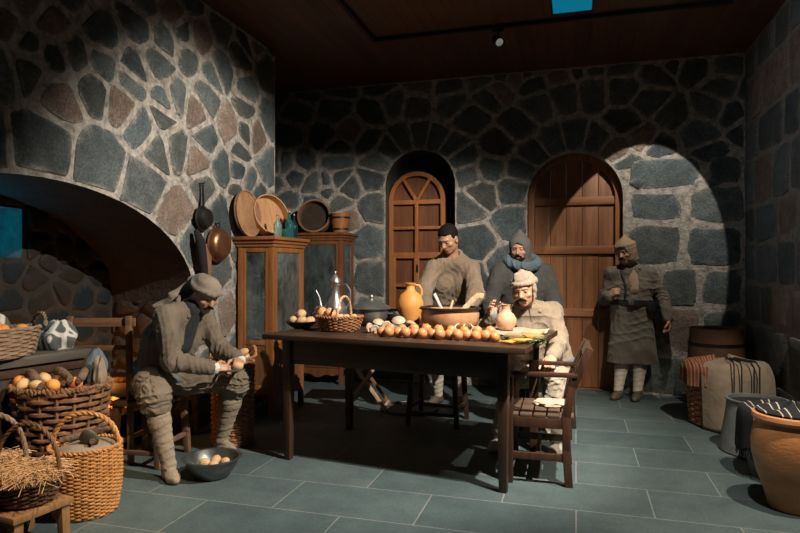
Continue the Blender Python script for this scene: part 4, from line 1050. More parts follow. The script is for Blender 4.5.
# mushrooms left of the onions
def mushroom(loc, r, rot, label):
    t = thing('mushroom', label, 'mushroom', loc, 0, 'mushrooms on the table'); t.rotation_euler = rot
    MB().lathe([(.001, .0), (r * .9, -.006), (r, .004), (r * .85, r * .35), (r * .45, r * .58), (.001, r * .62)], 22).build('cap', 'mushroom_flesh', t)
    MB().lathe([(.001, -r * 1.1), (r * .28, -r * 1.1), (r * .24, -.004), (.001, 0)], 12).build('stem', 'mushroom_flesh', t); return t
for k, (x, y, z, r, rot) in enumerate(((-1.36, 4.16, .055, .045, (.2, .3, 0)), (-1.27, 4.06, .045, .036, (-1.4, .3, .5)), (-1.22, 4.19, .07, .050, (.3, -.3, 1)), (-1.38, 4.02, .034, .034, (-1.5, 0, 1.2)), (-1.12, 4.14, .05, .042, (.3, .5, 2)), (-1.31, 3.93, .034, .030, (-1.5, 0, .2)))):
    mushroom((x, y, ZT + z), r, rot, 'pale mushroom left of the onion plait, ' + ['beside the tureen', 'lying in the middle', 'with a broad cap at the back', 'lying at the far left', 'nearest the ochre jug', 'lying nearest the table edge'][k])
o = cloth_bundle('dark_cloth', 'dark crumpled cloth under the mushrooms on the table', (-1.26, 4.17, ZT), (.13, .08, .05), 'slate_cloth', 14, -.1)
for k, (x, y) in enumerate(((-.78, 4.02), (-.71, 3.99), (-.66, 4.05))):
    t = thing('garlic_bulb', 'white garlic bulb in front of the cooking pot, ' + ['leftmost', 'middle', 'rightmost'][k], 'garlic', (x, y, ZT + .002), k, 'garlic bulbs')
    MB().lathe([(.001, 0), (.018, .001), (.027, .014), (.024, .03), (.011, .042), (.006, .06), (.001, .061)], 20, wob=lambda a, z: .06 * math.cos(6 * a)).build('bulb', 'garlic', t)
    MB().tube([(0, 0, .05), (.01, .012, .07), (.03, .02, .075)], [.005, .004, .002], 6).build('stalk', 'garlic', t)
# carrots with green tops
for k in range(7):
    p = on_table(.145 - k * .012, .155 + (k % 4) * .022); a = math.radians(165 + rr.uniform(-16, 16)) + TA
    t = thing('carrot', f'small orange carrot lying right of the onions, {["first in front","second in front","third in front","fourth in front","first behind","second behind","third behind"][k]}', 'carrot', (p.x + .02 * (k // 4), p.y + .02 * (k // 4), ZT + .011 + .010 * (k // 4)), a, 'carrots on the table')
    MB().tube([(-.05, 0, 0), (-.03, 0, 0), (.02, .003, 0), (.06, .002, -.003), (.075, 0, -.006)], [.006, .0105, .009, .005, .001], 10).build('root', 'carrot', t)
    m = MB()
    for q in range(5): m.tube([(-.048, 0, 0), (-.075, rr.uniform(-.012, .012), .01), (-.105, rr.uniform(-.03, .03), .004 + rr.random() * .012)], [.002, .0018, .001], 5)
    m.build('stalk', 'leaf', t)
m = MB(); g0 = on_table(.10, .26)
for k in range(110):
    x = rr.uniform(-.13, .16); y = rr.gauss(0, .022) - x * .10; c = V((x, y, abs(rr.gauss(0, .014)) + .006)); d = rr.uniform(0, 6.28); L = rr.uniform(.014, .03); u = V((math.cos(d), math.sin(d), rr.uniform(-.3, .5))) * L; w = V((-math.sin(d), math.cos(d), rr.uniform(-.4, .4))) * L * .5
    m.add([c - u, c + w, c + u, c - w, c + V((0, 0, .003))], [(0, 1, 4), (1, 2, 4), (2, 3, 4), (3, 0, 4), (3, 2, 1, 0)])
o = m.build('parsley_bunch', 'leaf', smooth=False); tag(o, 'bunch of green herbs lying beside the carrots', 'herbs', kind='stuff'); o.location = g0
# chopping board, cloths and jug at the right end
p = on_table(.115, .47); o = MB().box((0, 0, .0125), (.24, .11, .025)).build('chopping_board', 'bright_wood', bevel=.004); tag(o, 'brown wooden chopping block near the right end of the table', 'board'); o.location = p; o.rotation_euler = (0, 0, TA - .03)
def sheet(name, label, a0, a1, b0, b1, mat, z=.004, amp=.006, seed=0, cat='cloth'):
    r_ = random.Random(seed); ph = [r_.uniform(0, 6) for _ in range(4)]
    def fn(u, v):
        q = on_table(a0 + (a1 - a0) * u + .008 * math.sin(7 * v + ph[0]), b0 + (b1 - b0) * v + .008 * math.sin(8 * u + ph[1]))
        return (q.x, q.y, ZT + z + amp * (1 + math.sin(11 * u + 3 * v + ph[2]) * math.sin(7 * v + ph[3])) * .5)
    o = drape(name, None, mat, 26, 18, fn); return tag(o, label, cat)
sheet('linen_cloth', 'pale linen cloth spread on the right end of the table under the jug', .04, .44, .56, 1.02, 'linen', amp=.012, seed=3)
sheet('paper_sheet', 'pale paper spread at the right corner of the table beside the chopping block', -.0, .20, .30, .40, 'linen', amp=.004, seed=5, cat='paper')
p = on_table(.085, .62); o = MB().box((0, 0, .014), (.12, .20, .022)).build('bread_slab', 'bread', bevel=.008); tag(o, 'flat pale loaf at the far right corner of the table', 'bread'); o.location = p + V((0, 0, .012)); o.rotation_euler = (0, 0, TA)
jb = thing('clay_jug', 'small pinkish clay jug in front of the seated man in the pale jacket', 'jug', (-.475, 4.34, ZT + .016), math.radians(150))
MB().lathe([(.001, 0), (.055, 0), (.060, .008), (.082, .05), (.083, .085), (.060, .12), (.036, .14), (.031, .16), (.036, .185), (.042, .192), (.034, .192), (.026, .165)], 40).build('jug_body', 'pink_clay', jb)
MB().tube([(.034, 0, .18), (.064, 0, .178), (.078, 0, .145), (.076, 0, .105)], [.008, .009, .008, .007], 10).build('handle', 'pink_clay', jb)
jb.scale = (.88, .88, .92)

# ---------------- right: pots, sack and jars by the wall
tb_ = thing('barrel', 'dark red-brown round tub in the back corner behind the sack', 'tub', (1.26, 6.32, 0))
MB().lathe([(.001, 0), (.20, 0), (.235, .2), (.245, .40), (.235, .60), (.222, .72), (.232, .745), (.215, .745), (.20, .70), (.22, .4), (.001, .1)], 44).build('tub_body', 'dark_clay', tb_)
for z, r in ((.16, .231), (.60, .2365)): MB().lathe([(r - .004, z - .015), (r + .004, z - .015), (r + .004, z + .015), (r - .004, z + .015)], 44).build('hoop', 'iron', tb_)
sk = basket('draped_basket', 'large wicker basket half covered by sackcloth and a red striped blanket', (1.20, 5.66, 0), .2, .26, .30, .50, 22, 26, 'wicker_red', .012, (1, 1.0), seed=41, rim=.018)
def rim_drape(cx, cy, r_in, r_out, ztop, a0, a1, drop, mat, name, label, seed, inner=.0, folds=9, amp=.02):
    r_ = random.Random(seed); ph = r_.uniform(0, 6)
    def fn(u, v):
        a = a0 + (a1 - a0) * u; w = math.sin(folds * a + ph) * amp
        if v < .35:
            t = v / .35; r = inner + (r_in - inner) * t; z = ztop + .012 + (.03 * math.sin(3 * a + ph) + .02) * (1 - t)
        else:
            t = (v - .35) / .65; q = min(1, t * 3); r = r_in + (r_out - r_in) * (1 - (1 - q) ** 2) + w * t + .012; z = ztop + .012 - .02 * q - drop * (t ** 1.15) * (1 + .10 * math.sin(4 * a + ph))
        return (cx + r * math.cos(a), cy + r * math.sin(a), max(z, .012))
    return tag(drape(name, None, mat, 60, 26, fn, thick=.006), label, 'cloth' if name != 'blanket' else 'blanket')
rim_drape(1.20, 5.66, .285, .325, .515, math.radians(140), math.radians(236), .16, 'stripe_blanket', 'blanket', 'red and cream striped blanket over the back rim of the draped basket', 2, .08, 11, .012)
rim_drape(1.20, 5.65, .28, .33, .53, math.radians(226), math.radians(352), .48, 'sack_cloth', 'sackcloth', 'coarse beige sackcloth hanging over the front of the draped basket', 5, .02, 5, .034)
for k, a in enumerate((268, 276, 290, 297)):
    pts = []; 
    for t in range(14):
        v = t / 13; rr_ = .10 + .262 * min(1, v * 2.2) ; z = .575 if v < .42 else .56 - (v - .42) / .58 * .33
        aa = math.radians(a) ; pts.append((1.19 + (rr_ + .02) * math.cos(aa), 5.64 + (rr_ + .02) * math.sin(aa), z))
    o = MB().tube(pts, .009, 6, flat=.5).build('woven_band', 'dark_cloth'); tag(o, 'black woven band on the sackcloth, ' + ['leftmost', 'second from the left', 'third from the left', 'rightmost'][k], 'band', 'bands on the sackcloth')
vt = thing('metal_vat', 'grey metal vat with a dark mouth between the sackcloth and the fringed cloth', 'vat', (1.24, 4.88, 0))
MB().lathe([(.001, 0), (.235, 0), (.245, .01), (.20, .30), (.195, .36), (.205, .37), (.205, .378), (.185, .378), (.183, .36), (.19, .3), (.22, .03), (.001, .02)], 44).build('vat_body', 'tin_grey', vt)
MB().lathe([(.001, .345), (.186, .345), (.186, .352), (.001, .352)], 40).build('contents', 'dark_cloth', vt)
v2 = thing('metal_vat', 'smaller grey vat half hidden under the dark fringed cloth', 'vat', (1.22, 4.34, 0))
MB().lathe([(.001, 0), (.15, 0), (.175, .10), (.19, .28), (.185, .40), (.195, .41), (.195, .418), (.175, .418), (.17, .39), (.175, .28), (.15, .03), (.001, .02)], 44).build('vat_body', 'tin_grey', v2)
rim_drape(1.22, 4.34, .195, .215, .425, math.radians(135), math.radians(262), .24, 'stripe_dark', 'fringed_cloth', 'black cloth with pale stripes draped over the smaller grey vat', 8, .02, 9, .012)
m = MB(); r_ = random.Random(6)
for k in range(26):
    a = math.radians(140 + k * 4.7); q = .232; x, y = 1.22 + q * math.cos(a), 4.34 + q * math.sin(a)
    m.tube([(x, y, .22), (x + r_.uniform(-.006, .006), y, .17), (x + r_.uniform(-.012, .012), y, .13)], .004, 5)
tag(m.build('cloth_fringe', 'dark_cloth'), 'black fringe hanging from the striped cloth on the smaller vat', 'fringe', kind='stuff')
bj = thing('terracotta_jar', 'big glazed terracotta jar with striped cloth at the right edge', 'jar', (1.145, 3.80, 0))
MB().lathe([(.001, 0), (.115, 0), (.125, .01), (.150, .10), (.185, .20), (.205, .29), (.208, .36), (.200, .42), (.188, .465), (.182, .48)], 48).build('jar_body', 'big_jar_clay', bj)
MB().lathe([(.178, .475), (.196, .478), (.206, .495), (.202, .515), (.185, .52), (.168, .51), (.165, .48)], 48).build('rim', 'big_jar_clay', bj)
rim_drape(1.145, 3.80, .175, .16, .522, math.radians(-180), math.radians(180), .0, 'stripe_dark', 'striped_cloth', 'black cloth with pale stripes lying in the mouth of the terracotta jar', 4, .01, 6, .0)
# ------------------------------------------------------------------ figures: smooth-blended volumes meshed as one surface
class Field:
    def __init__(s, lo, hi, vox):
        s.o = np.array(lo, np.float32); s.vox = vox
        n = [int(math.ceil((h - l) / vox)) + 1 for l, h in zip(lo, hi)]
        s.ax = [s.o[i] + vox * np.arange(n[i], dtype=np.float32) for i in range(3)]
        s.d = np.full(n, 9., np.float32)
    def put(s, fn, lo, hi, k=0., op='u'):
        m = k + 4 * s.vox; sl = []; ax = []
        for i in range(3):
            a = max(0, int((lo[i] - m - s.o[i]) / s.vox)); b = min(len(s.ax[i]), int((hi[i] + m - s.o[i]) / s.vox) + 2)
            if a >= b: return s
            sl.append(slice(a, b)); ax.append(s.ax[i][a:b])
        X, Y, Z = ax[0][:, None, None], ax[1][None, :, None], ax[2][None, None, :]
        f = fn(X, Y, Z); d = s.d[tuple(sl)]
        if op == 'u':
            if k > 0: h = np.clip(.5 + .5 * (d - f) / k, 0, 1); r = d * (1 - h) + f * h - k * h * (1 - h)
            else: r = np.minimum(d, f)
        else:                                                  # 's' cuts the shape away
            f = -f
            if k > 0: h = np.clip(.5 - .5 * (d - f) / k, 0, 1); r = d * (1 - h) + f * h + k * h * (1 - h)
            else: r = np.maximum(d, f)
        s.d[tuple(sl)] = r; return s
    def cone(s, a, b, ra, rb=None, k=.02, op='u'):
        rb = ra if rb is None else rb; a, b = V(a), V(b); ab = b - a; L2 = max(ab.length_squared, 1e-9)
        def fn(X, Y, Z):
            px, py, pz = X - a.x, Y - a.y, Z - a.z
            h = np.clip((px * ab.x + py * ab.y + pz * ab.z) / L2, 0, 1)
            return np.sqrt((px - ab.x * h) ** 2 + (py - ab.y * h) ** 2 + (pz - ab.z * h) ** 2) - (ra + (rb - ra) * h)
        R = max(ra, rb)
        return s.put(fn, [min(a[i], b[i]) - R for i in range(3)], [max(a[i], b[i]) + R for i in range(3)], k, op)
    def ell(s, c, r, M=None, k=.02, op='u'):
        c = V(c); M = M or Matrix.Identity(3); R = max(r)
        def fn(X, Y, Z):
            px, py, pz = X - c.x, Y - c.y, Z - c.z
            q = [px * M[0][i] + py * M[1][i] + pz * M[2][i] for i in range(3)]
            k0 = np.sqrt(sum((q[i] / r[i]) ** 2 for i in range(3))); k1 = np.sqrt(sum((q[i] / r[i] ** 2) ** 2 for i in range(3))) + 1e-6
            return k0 * (k0 - 1) / k1
        return s.put(fn, [x - R for x in c], [x + R for x in c], k, op)
    def box(s, c, h, M=None, k=.01, op='u', rad=.0):
        c = V(c); M = M or Matrix.Identity(3); R = math.sqrt(sum(x * x for x in h))
        def fn(X, Y, Z):
            px, py, pz = X - c.x, Y - c.y, Z - c.z
            q = [np.abs(px * M[0][i] + py * M[1][i] + pz * M[2][i]) - h[i] + rad for i in range(3)]
            return np.sqrt(sum(np.maximum(t, 0) ** 2 for t in q)) + np.minimum(np.maximum(q[0], np.maximum(q[1], q[2])), 0) - rad
        return s.put(fn, [x - R for x in c], [x + R for x in c], k, op)
    def disp(s, fn, band=.035):
        i = np.nonzero(np.abs(s.d) < band)
        P = np.stack([s.ax[k][i[k]] for k in range(3)], 1); s.d[i] += fn(P).astype(np.float32); return s
    def mesh(s):
        d = s.d; g = d < 0; c = np.zeros([n - 1 for n in d.shape], np.int8); offs = [(i, j, k) for i in (0, 1) for j in (0, 1) for k in (0, 1)]
        N = d.shape
        for i, j, k in offs: c += g[i:N[0] - 1 + i, j:N[1] - 1 + j, k:N[2] - 1 + k]
        A = np.argwhere((c > 0) & (c < 8)); idx = np.full(c.shape, -1, np.int32); idx[A[:, 0], A[:, 1], A[:, 2]] = np.arange(len(A))
        val = {o: d[A[:, 0] + o[0], A[:, 1] + o[1], A[:, 2] + o[2]] for o in offs}
        pos = np.zeros((len(A), 3)); cnt = np.zeros(len(A))
        for o in offs:
            for ax in range(3):
                if o[ax]: continue
                q = list(o); q[ax] = 1; a, b = val[o], val[tuple(q)]; mk = (a < 0) != (b < 0)
                t = a[mk] / (a[mk] - b[mk]); w = np.tile(np.array(o, float), (mk.sum(), 1)); w[:, ax] = t; pos[mk] += w; cnt[mk] += 1
        verts = (A + pos / cnt[:, None]) * s.vox + s.o; F = []
        for ax in range(3):
            u, v = (ax + 1) % 3, (ax + 2) % 3
            sl0 = [slice(None)] * 3; sl1 = [slice(None)] * 3; sl0[ax] = slice(0, -1); sl1[ax] = slice(1, None)
            a, b = g[tuple(sl0)], g[tuple(sl1)]; E_ = np.argwhere(a != b)
            ok = (E_[:, u] > 0) & (E_[:, v] > 0) & (E_[:, u] < N[u] - 1) & (E_[:, v] < N[v] - 1); E_ = E_[ok]
            fl = a[E_[:, 0], E_[:, 1], E_[:, 2]]; q = []
            for du, dv in ((1, 1), (0, 1), (0, 0), (1, 0)):
                p = E_.copy(); p[:, u] -= du; p[:, v] -= dv; q.append(idx[p[:, 0], p[:, 1], p[:, 2]])
            q = np.stack(q, 1); q[~fl] = q[~fl][:, ::-1]; F.append(q)
        return verts, np.concatenate(F)
    def build(s, name, mat, parent, mats=None, midx=None, relax=1):
        vs, fs = s.mesh()
        me = bpy.data.meshes.new(name); nf = len(fs)
        me.vertices.add(len(vs)); me.vertices.foreach_set('co', vs.astype(np.float32).ravel())
        me.loops.add(nf * 4); me.loops.foreach_set('vertex_index', fs.astype(np.int32).ravel())
        me.polygons.add(nf); me.polygons.foreach_set('loop_start', np.arange(0, nf * 4, 4, dtype=np.int32)); me.polygons.foreach_set('loop_total', np.full(nf, 4, np.int32))
        me.update(calc_edges=True)
        for x in (mats or [mat]): me.materials.append(MATS[x])
        if midx is not None: me.polygons.foreach_set('material_index', midx(vs[fs].mean(1)).astype(np.int32))
        me.polygons.foreach_set('use_smooth', np.ones(nf, bool)); me.validate(); me.update()
        o = bpy.data.objects.new(name, me); COL.objects.link(o); o.parent = parent
        return o
def folds(seed, amp, freq, stretch=(1, 1, 1)):
    r = np.random.RandomState(seed); K = r.normal(size=(4, 3)); K /= np.linalg.norm(K, axis=1)[:, None]; ph = r.uniform(0, 6, 8); st = np.array(stretch)
    def fn(P):
        q = P * st * freq; w = np.sin(q @ K[1] * .7 + ph[0]) * 1.3 + np.sin(q @ K[2] * .45 + ph[1])
        a = 1 - np.abs(np.sin(q @ K[0] + w + ph[2])); b = 1 - np.abs(np.sin(q @ K[3] * 1.6 + 1.2 * w + ph[3]))
        return -(amp * (a ** 2 - .35) + amp * .55 * (b ** 2 - .35))
    return fn
def rings(a, b, pitch, amp, tilt=.3):
    """wound bandage ridges along the limb a-b, only near that limb"""
    a, b = np.array(a), np.array(b); ax = b - a; L = np.linalg.norm(ax); ax = ax / L
    u = np.cross(ax, [0, 1, .3]); u /= np.linalg.norm(u)
    def fn(P):
        t = (P - a) @ ax; e = (P - a) @ u; dist = np.linalg.norm((P - a) - np.outer(np.clip(t, 0, L), ax), axis=1)
        s = (t + tilt * e) / pitch; s = s - np.floor(s)
        return np.where((dist < .10) & (t > -.02) & (t < L + .03), -amp * (s - .5), 0)
    return fn
def local_folds(c, rad, axis, freq, amp, seed=0):
    """creases bunched around the joint c, running across the axis"""
    c = np.array(c); axis = np.array(axis) / np.linalg.norm(axis); r = np.random.RandomState(seed); k = r.normal(size=3)
    def fn(P):
        q = P - c; w = np.exp(-(q ** 2).sum(1) / rad ** 2); s = np.abs(np.sin((q @ axis) * freq + 2.6 * np.sin(q @ k * 17 + seed) + 1.2 * np.sin(q @ k[::-1] * 31)))
        return amp * w * (s - .6)
    return fn
def head_frame(c, yaw, pitch, roll=0):
    y, p = math.radians(yaw), math.radians(pitch)
    f = V((math.cos(y) * math.cos(p), math.sin(y) * math.cos(p), -math.sin(p)))
    r = V((math.sin(y), -math.cos(y), 0)); u = r.cross(f)
    if roll: q = Matrix.Rotation(math.radians(roll), 3, f); r = q @ r; u = q @ u
    M = Matrix((r, f, u)).transposed(); c = V(c)
    return (lambda x, y, z: c + M @ V((x, y, z))), M
def head(F, H, M, s=1.0):
    e = lambda c, r, k=.012, op='u', N=None: F.ell(H(*c), r, M @ N if N else M, k, op)
    e((0, -.012, .032), (.076, .096, .086), .0); e((0, .016, -.032), (.060, .074, .082), .03); e((0, .010, -.055), (.052, .066, .056), .02)
    e((0, .060, -.094), (.024, .020, .020), .025)                              # chin
    e((0, .074, .030), (.050, .018, .013), .016)                               # brow
    for q in (-1, 1):
        e((q * .044, .056, -.022), (.022, .022, .018), .018)                   # cheekbone
        e((q * .031, .094, .008), (.019, .018, .0125), .010, 's')              # socket
        e((q * .031, .0735, .007), (.0145, .0125, .0115), .004)                # eye ball and lid
        e((q * .077, -.006, -.010), (.010, .020, .032), .008); e((q * .086, .004, -.010), (.008, .010, .020), .006, 's')   # ear
    F.cone(H(0, .082, .016), H(0, .105, -.024), .0085, .0125, .012); e((0, .098, -.028), (.0175, .012, .0095), .008)      # nose
    e((0, .083, -.058), (.022, .010, .0065), .008); e((0, .081, -.069), (.019, .010, .007), .007); pass
def head_mats(H, M):
    c0 = np.array(H(0, 0, 0)); A = np.array(M)
    def fn(C):
        q = (C - c0) @ A; m = np.zeros(len(C), int)
        for s in (-1, 1):
            m[(np.abs(q[:, 0] - s * .031) < .0105) & (np.abs(q[:, 2] - .006) < .0048) & (q[:, 1] > .07) & (q[:, 1] < .097)] = 1
        m[(np.abs(q[:, 0]) < .021) & (np.abs(q[:, 2] + .063) < .0095) & (q[:, 1] > .080) & (q[:, 1] < .10)] = 2
        return m
    return fn
def hand(F, W, f, n, side, curl=(.35, .40, .45, .5), thumb=.3, spread=.0, size=1.0):
    """side +1 right hand, -1 left; n points out of the palm"""
    W, f = V(W), V(f).normalized(); n = V(n); n = (n - f * n.dot(f)).normalized(); s = f.cross(n) * side; z = size
    M = Matrix((s, f, n)).transposed()
    F.ell(W + f * .046 * z, (.040 * z, .054 * z, .0165 * z), M, .016); F.cone(W - f * .03, W + f * .02 * z, .025 * z, .026 * z, .015)
    F.ell(W + f * .030 * z + s * .026 * z + n * .008 * z, (.018 * z, .030 * z, .015 * z), M, .012)
    for k, (o, L) in enumerate(((.029, .072), (.0098, .080), (-.0098, .075), (-.028, .060))):
        p = W + f * (.086 - .004 * abs(k - 1.2)) * z + s * o * z; d = (f + s * spread * (1.5 - k)).normalized(); c = curl[k]
        F.cone(W + f * .055 * z + s * o * .9 * z, p, .0095 * z, .0092 * z, .008)
        for i, (t, r0, r1) in enumerate(((.44, .0090, .0084), (.31, .0084, .0078), (.25, .0078, .0066))):
            a = c * (.75 + i * .95); e = (d * math.cos(a) + n * math.sin(a)) * L * t * z
            F.cone(p, p + e, r0 * z, r1 * z, .0035); p = p + e
    p = W + f * .022 * z + s * .032 * z + n * .004
    for L, d, r0, r1 in ((.042, f * .62 + s * .70 + n * (.25 + thumb * .5), .0125, .0105), (.032, f * .85 + s * (.32 - thumb * .5) + n * (.25 + thumb), .0105, .0095), (.024, f * .9 + s * (.1 - thumb * .6) + n * (.2 + thumb * 1.2), .0095, .0075)):
        e = d.normalized() * L * z; F.cone(p, p + e, r0 * z, r1 * z, .006); p = p + e
def bounds(pts, m):
    return [min(p[i] for p in pts) - m for i in range(3)], [max(p[i] for p in pts) + m for i in range(3)]
class Figure:
    def __init__(s, label, root, J, headspec, skin='skin', group=None):
        s.root = V(root); s.J = {k: V(v) - s.root for k, v in J.items()}; s.t = thing('person', label, 'person', root)
        s.H, s.M = head_frame(V(headspec[0]) - s.root, *headspec[1:]); s.skin = skin; s.hands = {}
    def body(s, hands):
        J = s.J; lo, hi = bounds(list(J.values()) + [s.H(0, 0, 0)], .2); lo[2] = -.03
        F = Field(lo, hi, .0048); k = .03
        F.cone(J['pelvis'], J['chest'], .082, .085, k); F.cone(J['chest'], J['neck'], .082, .055, k)
        F.cone(J['neck'], s.H(0, -.022, -.06), .054, .050, .02)
        for q in 'LR':
            F.cone(J['chest'].lerp(J['neck'], .6), J['sh' + q], .06, .045, k); F.cone(J['sh' + q], J['el' + q], .044, .034, k); F.cone(J['el' + q], J['wr' + q], .034, .024, k)
            F.cone(J['pelvis'], J['hip' + q], .09, .075, k); F.cone(J['hip' + q], J['kn' + q], .068, .048, k); F.cone(J['kn' + q], J['an' + q], .044, .032, k)
            F.cone(J['an' + q] - V((0, 0, .03)), J['to' + q], .028, .022, k)
        G = Field(*bounds([s.H(0, 0, 0)], .2), .0048)
        head(F, s.H, s.M)
        for q, a in hands.items(): hand(F, J['wr' + q], *a)
        return F.build('body', None, s.t, [s.skin, 'eye_dark', 'lips'], head_mats(s.H, s.M))
    def field(s, pts, m, vox=.0068): return Field(*bounds(pts, m), vox)
    def pts(s, *names): return [s.J[n] for n in names]
    def face_hair(s, kind):
        H = s.H; F = Field(*bounds([H(0, .05, -.04)], .13), .0042)
        for q in (-1, 1): F.cone(H(q * .012, .0905, .026), H(q * .046, .078, .028), .0050, .0036, .003)
        F.build('eyebrows', 'hair_dark', s.t)
        if not kind: return
        F = Field(*bounds([H(0, .05, -.06)], .13), .0042)
        if 'm' in kind:
            for q in (-1, 1): F.cone(H(q * .004, .099, -.047), H(q * .026, .091, -.055), .0085, .0065, .006); F.cone(H(q * .026, .091, -.055), H(q * .037, .081, -.070), .0065, .0035, .005)
        if 'b' in kind:
            F.ell(H(0, .070, -.092), (.032, .022, .026), s.M, .01)
            for q in (-1, 1): F.cone(H(q * .02, .073, -.088), H(q * .060, .02, -.062), .018, .012, .012); F.cone(H(q * .060, .02, -.062), H(q * .073, -.0, -.01), .012, .008, .01)
        F.disp(folds(9, .0016, 240)); F.build('moustache' if kind == 'm' else 'beard', 'hair_dark', s.t)
    def coat(s, mat, name='jacket', waist=.125, chest=.125, sleeve=(.074, .064, .052), hem=None, skirt=.0, seed=0, amp=.006, freq=48, side=.075, vneck=None, collar=True, clen=1.0, extra=None, sleevefold=.011, low=None):
        J = s.J; P = s.pts('pelvis', 'chest', 'neck', 'shL', 'shR', 'elL', 'elR', 'wrL', 'wrR'); F = s.field(P + (low or []), .24)
        lat = (J['shR'] - J['shL']).normalized(); hl = (J['hipR'] - J['hipL']).normalized(); k = .05
        up = (J['neck'] - J['pelvis']).normalized(); fw = lat.cross(up) * -1
        for q in (-1, 1):
            F.cone(J['pelvis'] + hl * q * side, J['chest'] + lat * q * (side + .015), waist, chest, k); F.cone(J['chest'] + lat * q * (side + .015), J['neck'] + lat * q * .06 - up * .05, chest * .95, .082, k)
        for q in 'LR':
            F.cone(J['neck'] - up * .03, J['sh' + q], .070, .072, .05); a, b, c = J['sh' + q], J['el' + q], J['wr' + q]
            F.cone(a, b, sleeve[0], sleeve[1], .035); F.cone(b, b.lerp(c, .93), sleeve[1], sleeve[2], .025)
        if extra: extra(F, J, lat, up, fw)
        F.disp(folds(seed, amp, freq, (1, 1, .62)))
        for q in 'LR':
            F.disp(local_folds(J['el' + q], .13, J['wr' + q] - J['sh' + q] + V((.12, .05, .1)), 52, sleevefold, seed)); F.disp(local_folds(J['sh' + q] - up * .08, .10, up + lat * .6, 50, sleevefold * .7, seed + 3))
        F.disp(local_folds(J['pelvis'] + up * .12 + fw * .1, .2, up, 62, amp * .8, seed + 5))
        if vneck: F.cone(J['neck'] + fw * .13 + up * .02, J['neck'] + fw * (.15) - up * vneck, .045, .008, .01, 's')
        F.cone(J['neck'] + up * .02, J['neck'] + up * .22, .062, .075, .008, 's')
        o = F.build(name, mat, s.t)
        if collar:
            F = s.field([J['neck']], .22, .006); n = J['neck']
            for q in (-1, 1):
                pth = [n - fw * .075 + lat * q * .02 + up * .045, n - fw * .03 + lat * q * .078 + up * .035, n + fw * .055 + lat * q * .080 + up * .0, (n + fw * .055 + lat * q * .080).lerp(n + fw * .108 + lat * q * .050 - up * .045, clen)]
                for i, (a, b) in enumerate(zip(pth, pth[1:])): F.cone(a, b, .014, .015 if i < 2 else .018, .010); F.cone(a + lat * q * .018 - up * .020 + fw * .004, b + lat * q * .022 - up * .028 + fw * .002, .009, .011, .016)
            F.disp(folds(seed + 2, .003, 40)); F.build('collar', mat, s.t)
        s.lat, s.up, s.fw, s.hl = lat, up, fw, hl
        return o
    def wrap_leg(s, q, mat, name='leg_wrap', r=(.060, .050), foot=True, top=.06, pitch=.050, amp=.0042, footmat=None):
        J = s.J; a, b, t = J['kn' + q].lerp(J['an' + q], top), J['an' + q], J['to' + q]
        F = s.field([a, b, t, V((b.x, b.y, .02))], .10, .006); F.cone(a, a.lerp(b, .35), r[0] * .95, r[0] * 1.06, .02); F.cone(a.lerp(b, .35), b, r[0] * 1.06, r[1] * .86, .02)
        if foot and not footmat: s.foot(F, b, t)
        F.disp(rings(a, b + (b - a).normalized() * .02, pitch, amp)); F.disp(folds(5, .002, 60)); F.build(name, mat, s.t)
        if footmat:
            F = s.field([b, t, V((b.x, b.y, .02))], .10, .005); s.foot(F, b, t); F.build('shoe', footmat, s.t)
    def foot(s, F, an, to):
        d = V((to.x - an.x, to.y - an.y, 0)).normalized(); z0 = .034
        F.cone(an, V((an.x, an.y, .05)) - d * .015, .042, .040, .02); F.cone(V((an.x, an.y, z0)) - d * .03, V((an.x, an.y, z0)) + d * .07, .034, .040, .02); F.cone(V((an.x, an.y, z0)) + d * .06, V((to.x, to.y, .028)), .041, .026, .02)
        F.box((an.x, an.y, -.06), (.4, .4, .06), None, .004, 's')
    def trousers(s, mat, r=(.098, .088, .06), to='kn', name='trousers', seed=3, amp=.007, bag=0, joint=.012):
        J = s.J; F = s.field(s.pts('pelvis', 'hipL', 'hipR', 'knL', 'knR', 'anL', 'anR'), .16)
        for q in 'LR':
            h, kn, an = J['hip' + q], J['kn' + q], J['an' + q]
            F.cone(J['pelvis'], h, .10, r[0], .04); F.cone(h, kn, r[0], r[1], .04); end = kn.lerp(an, .22 if to == 'kn' else .90)
            F.cone(kn, end, r[1], r[2], .035)
            if bag: F.ell(kn.lerp(an, .10), (r[1] * 1.10, r[1] * 1.10, r[1] * 1.15), None, .05)
        F.disp(folds(seed, amp, 42))
        for q in 'LR': F.disp(local_folds(J['kn' + q], .15, J['an' + q] - J['hip' + q], 55, joint, seed)); F.disp(local_folds(J['hip' + q], .16, J['kn' + q] - J['hip' + q], 52, joint, seed + 1))
        return F.build(name, mat, s.t)
    def cap(s, F, z=.055, r=(.090, .108, .082), cut=.040):
        H, M = s.H, s.M; F.ell(H(0, -.012, z - .012), r, M, 0)
        F.box(H(0, .09, cut - .12), (.2, .115, .12), M, .012, 's'); F.box(H(0, -.02, -.19), (.2, .2, .14), M, .012, 's')
    def hood(s, F, point=.10, open_=(.060, .06, .088), oc=(0, .10, -.016)):
        H, M = s.H, s.M; F.ell(H(0, -.012, .025), (.097, .112, .108), M, 0); F.cone(H(0, -.01, .07), H(0, -.035, .10 + point), .085, .016, .05); F.cone(H(0, -.03, -.06), H(0, -.045, -.15), .092, .105, .05)
        F.ell(H(*oc), open_, M, .012, 's')
    def sleeve_cuff(s, q, mat, r=.05, n=.06, name='cuff'):
        J = s.J; d = (J['wr' + q] - J['el' + q]).normalized(); F = s.field([J['wr' + q]], .12, .005)
        F.cone(J['wr' + q] - d * n, J['wr' + q] + d * .006, r, r * .92, 0); F.disp(folds(4, .004, 55)); F.build(name, mat, s.t)
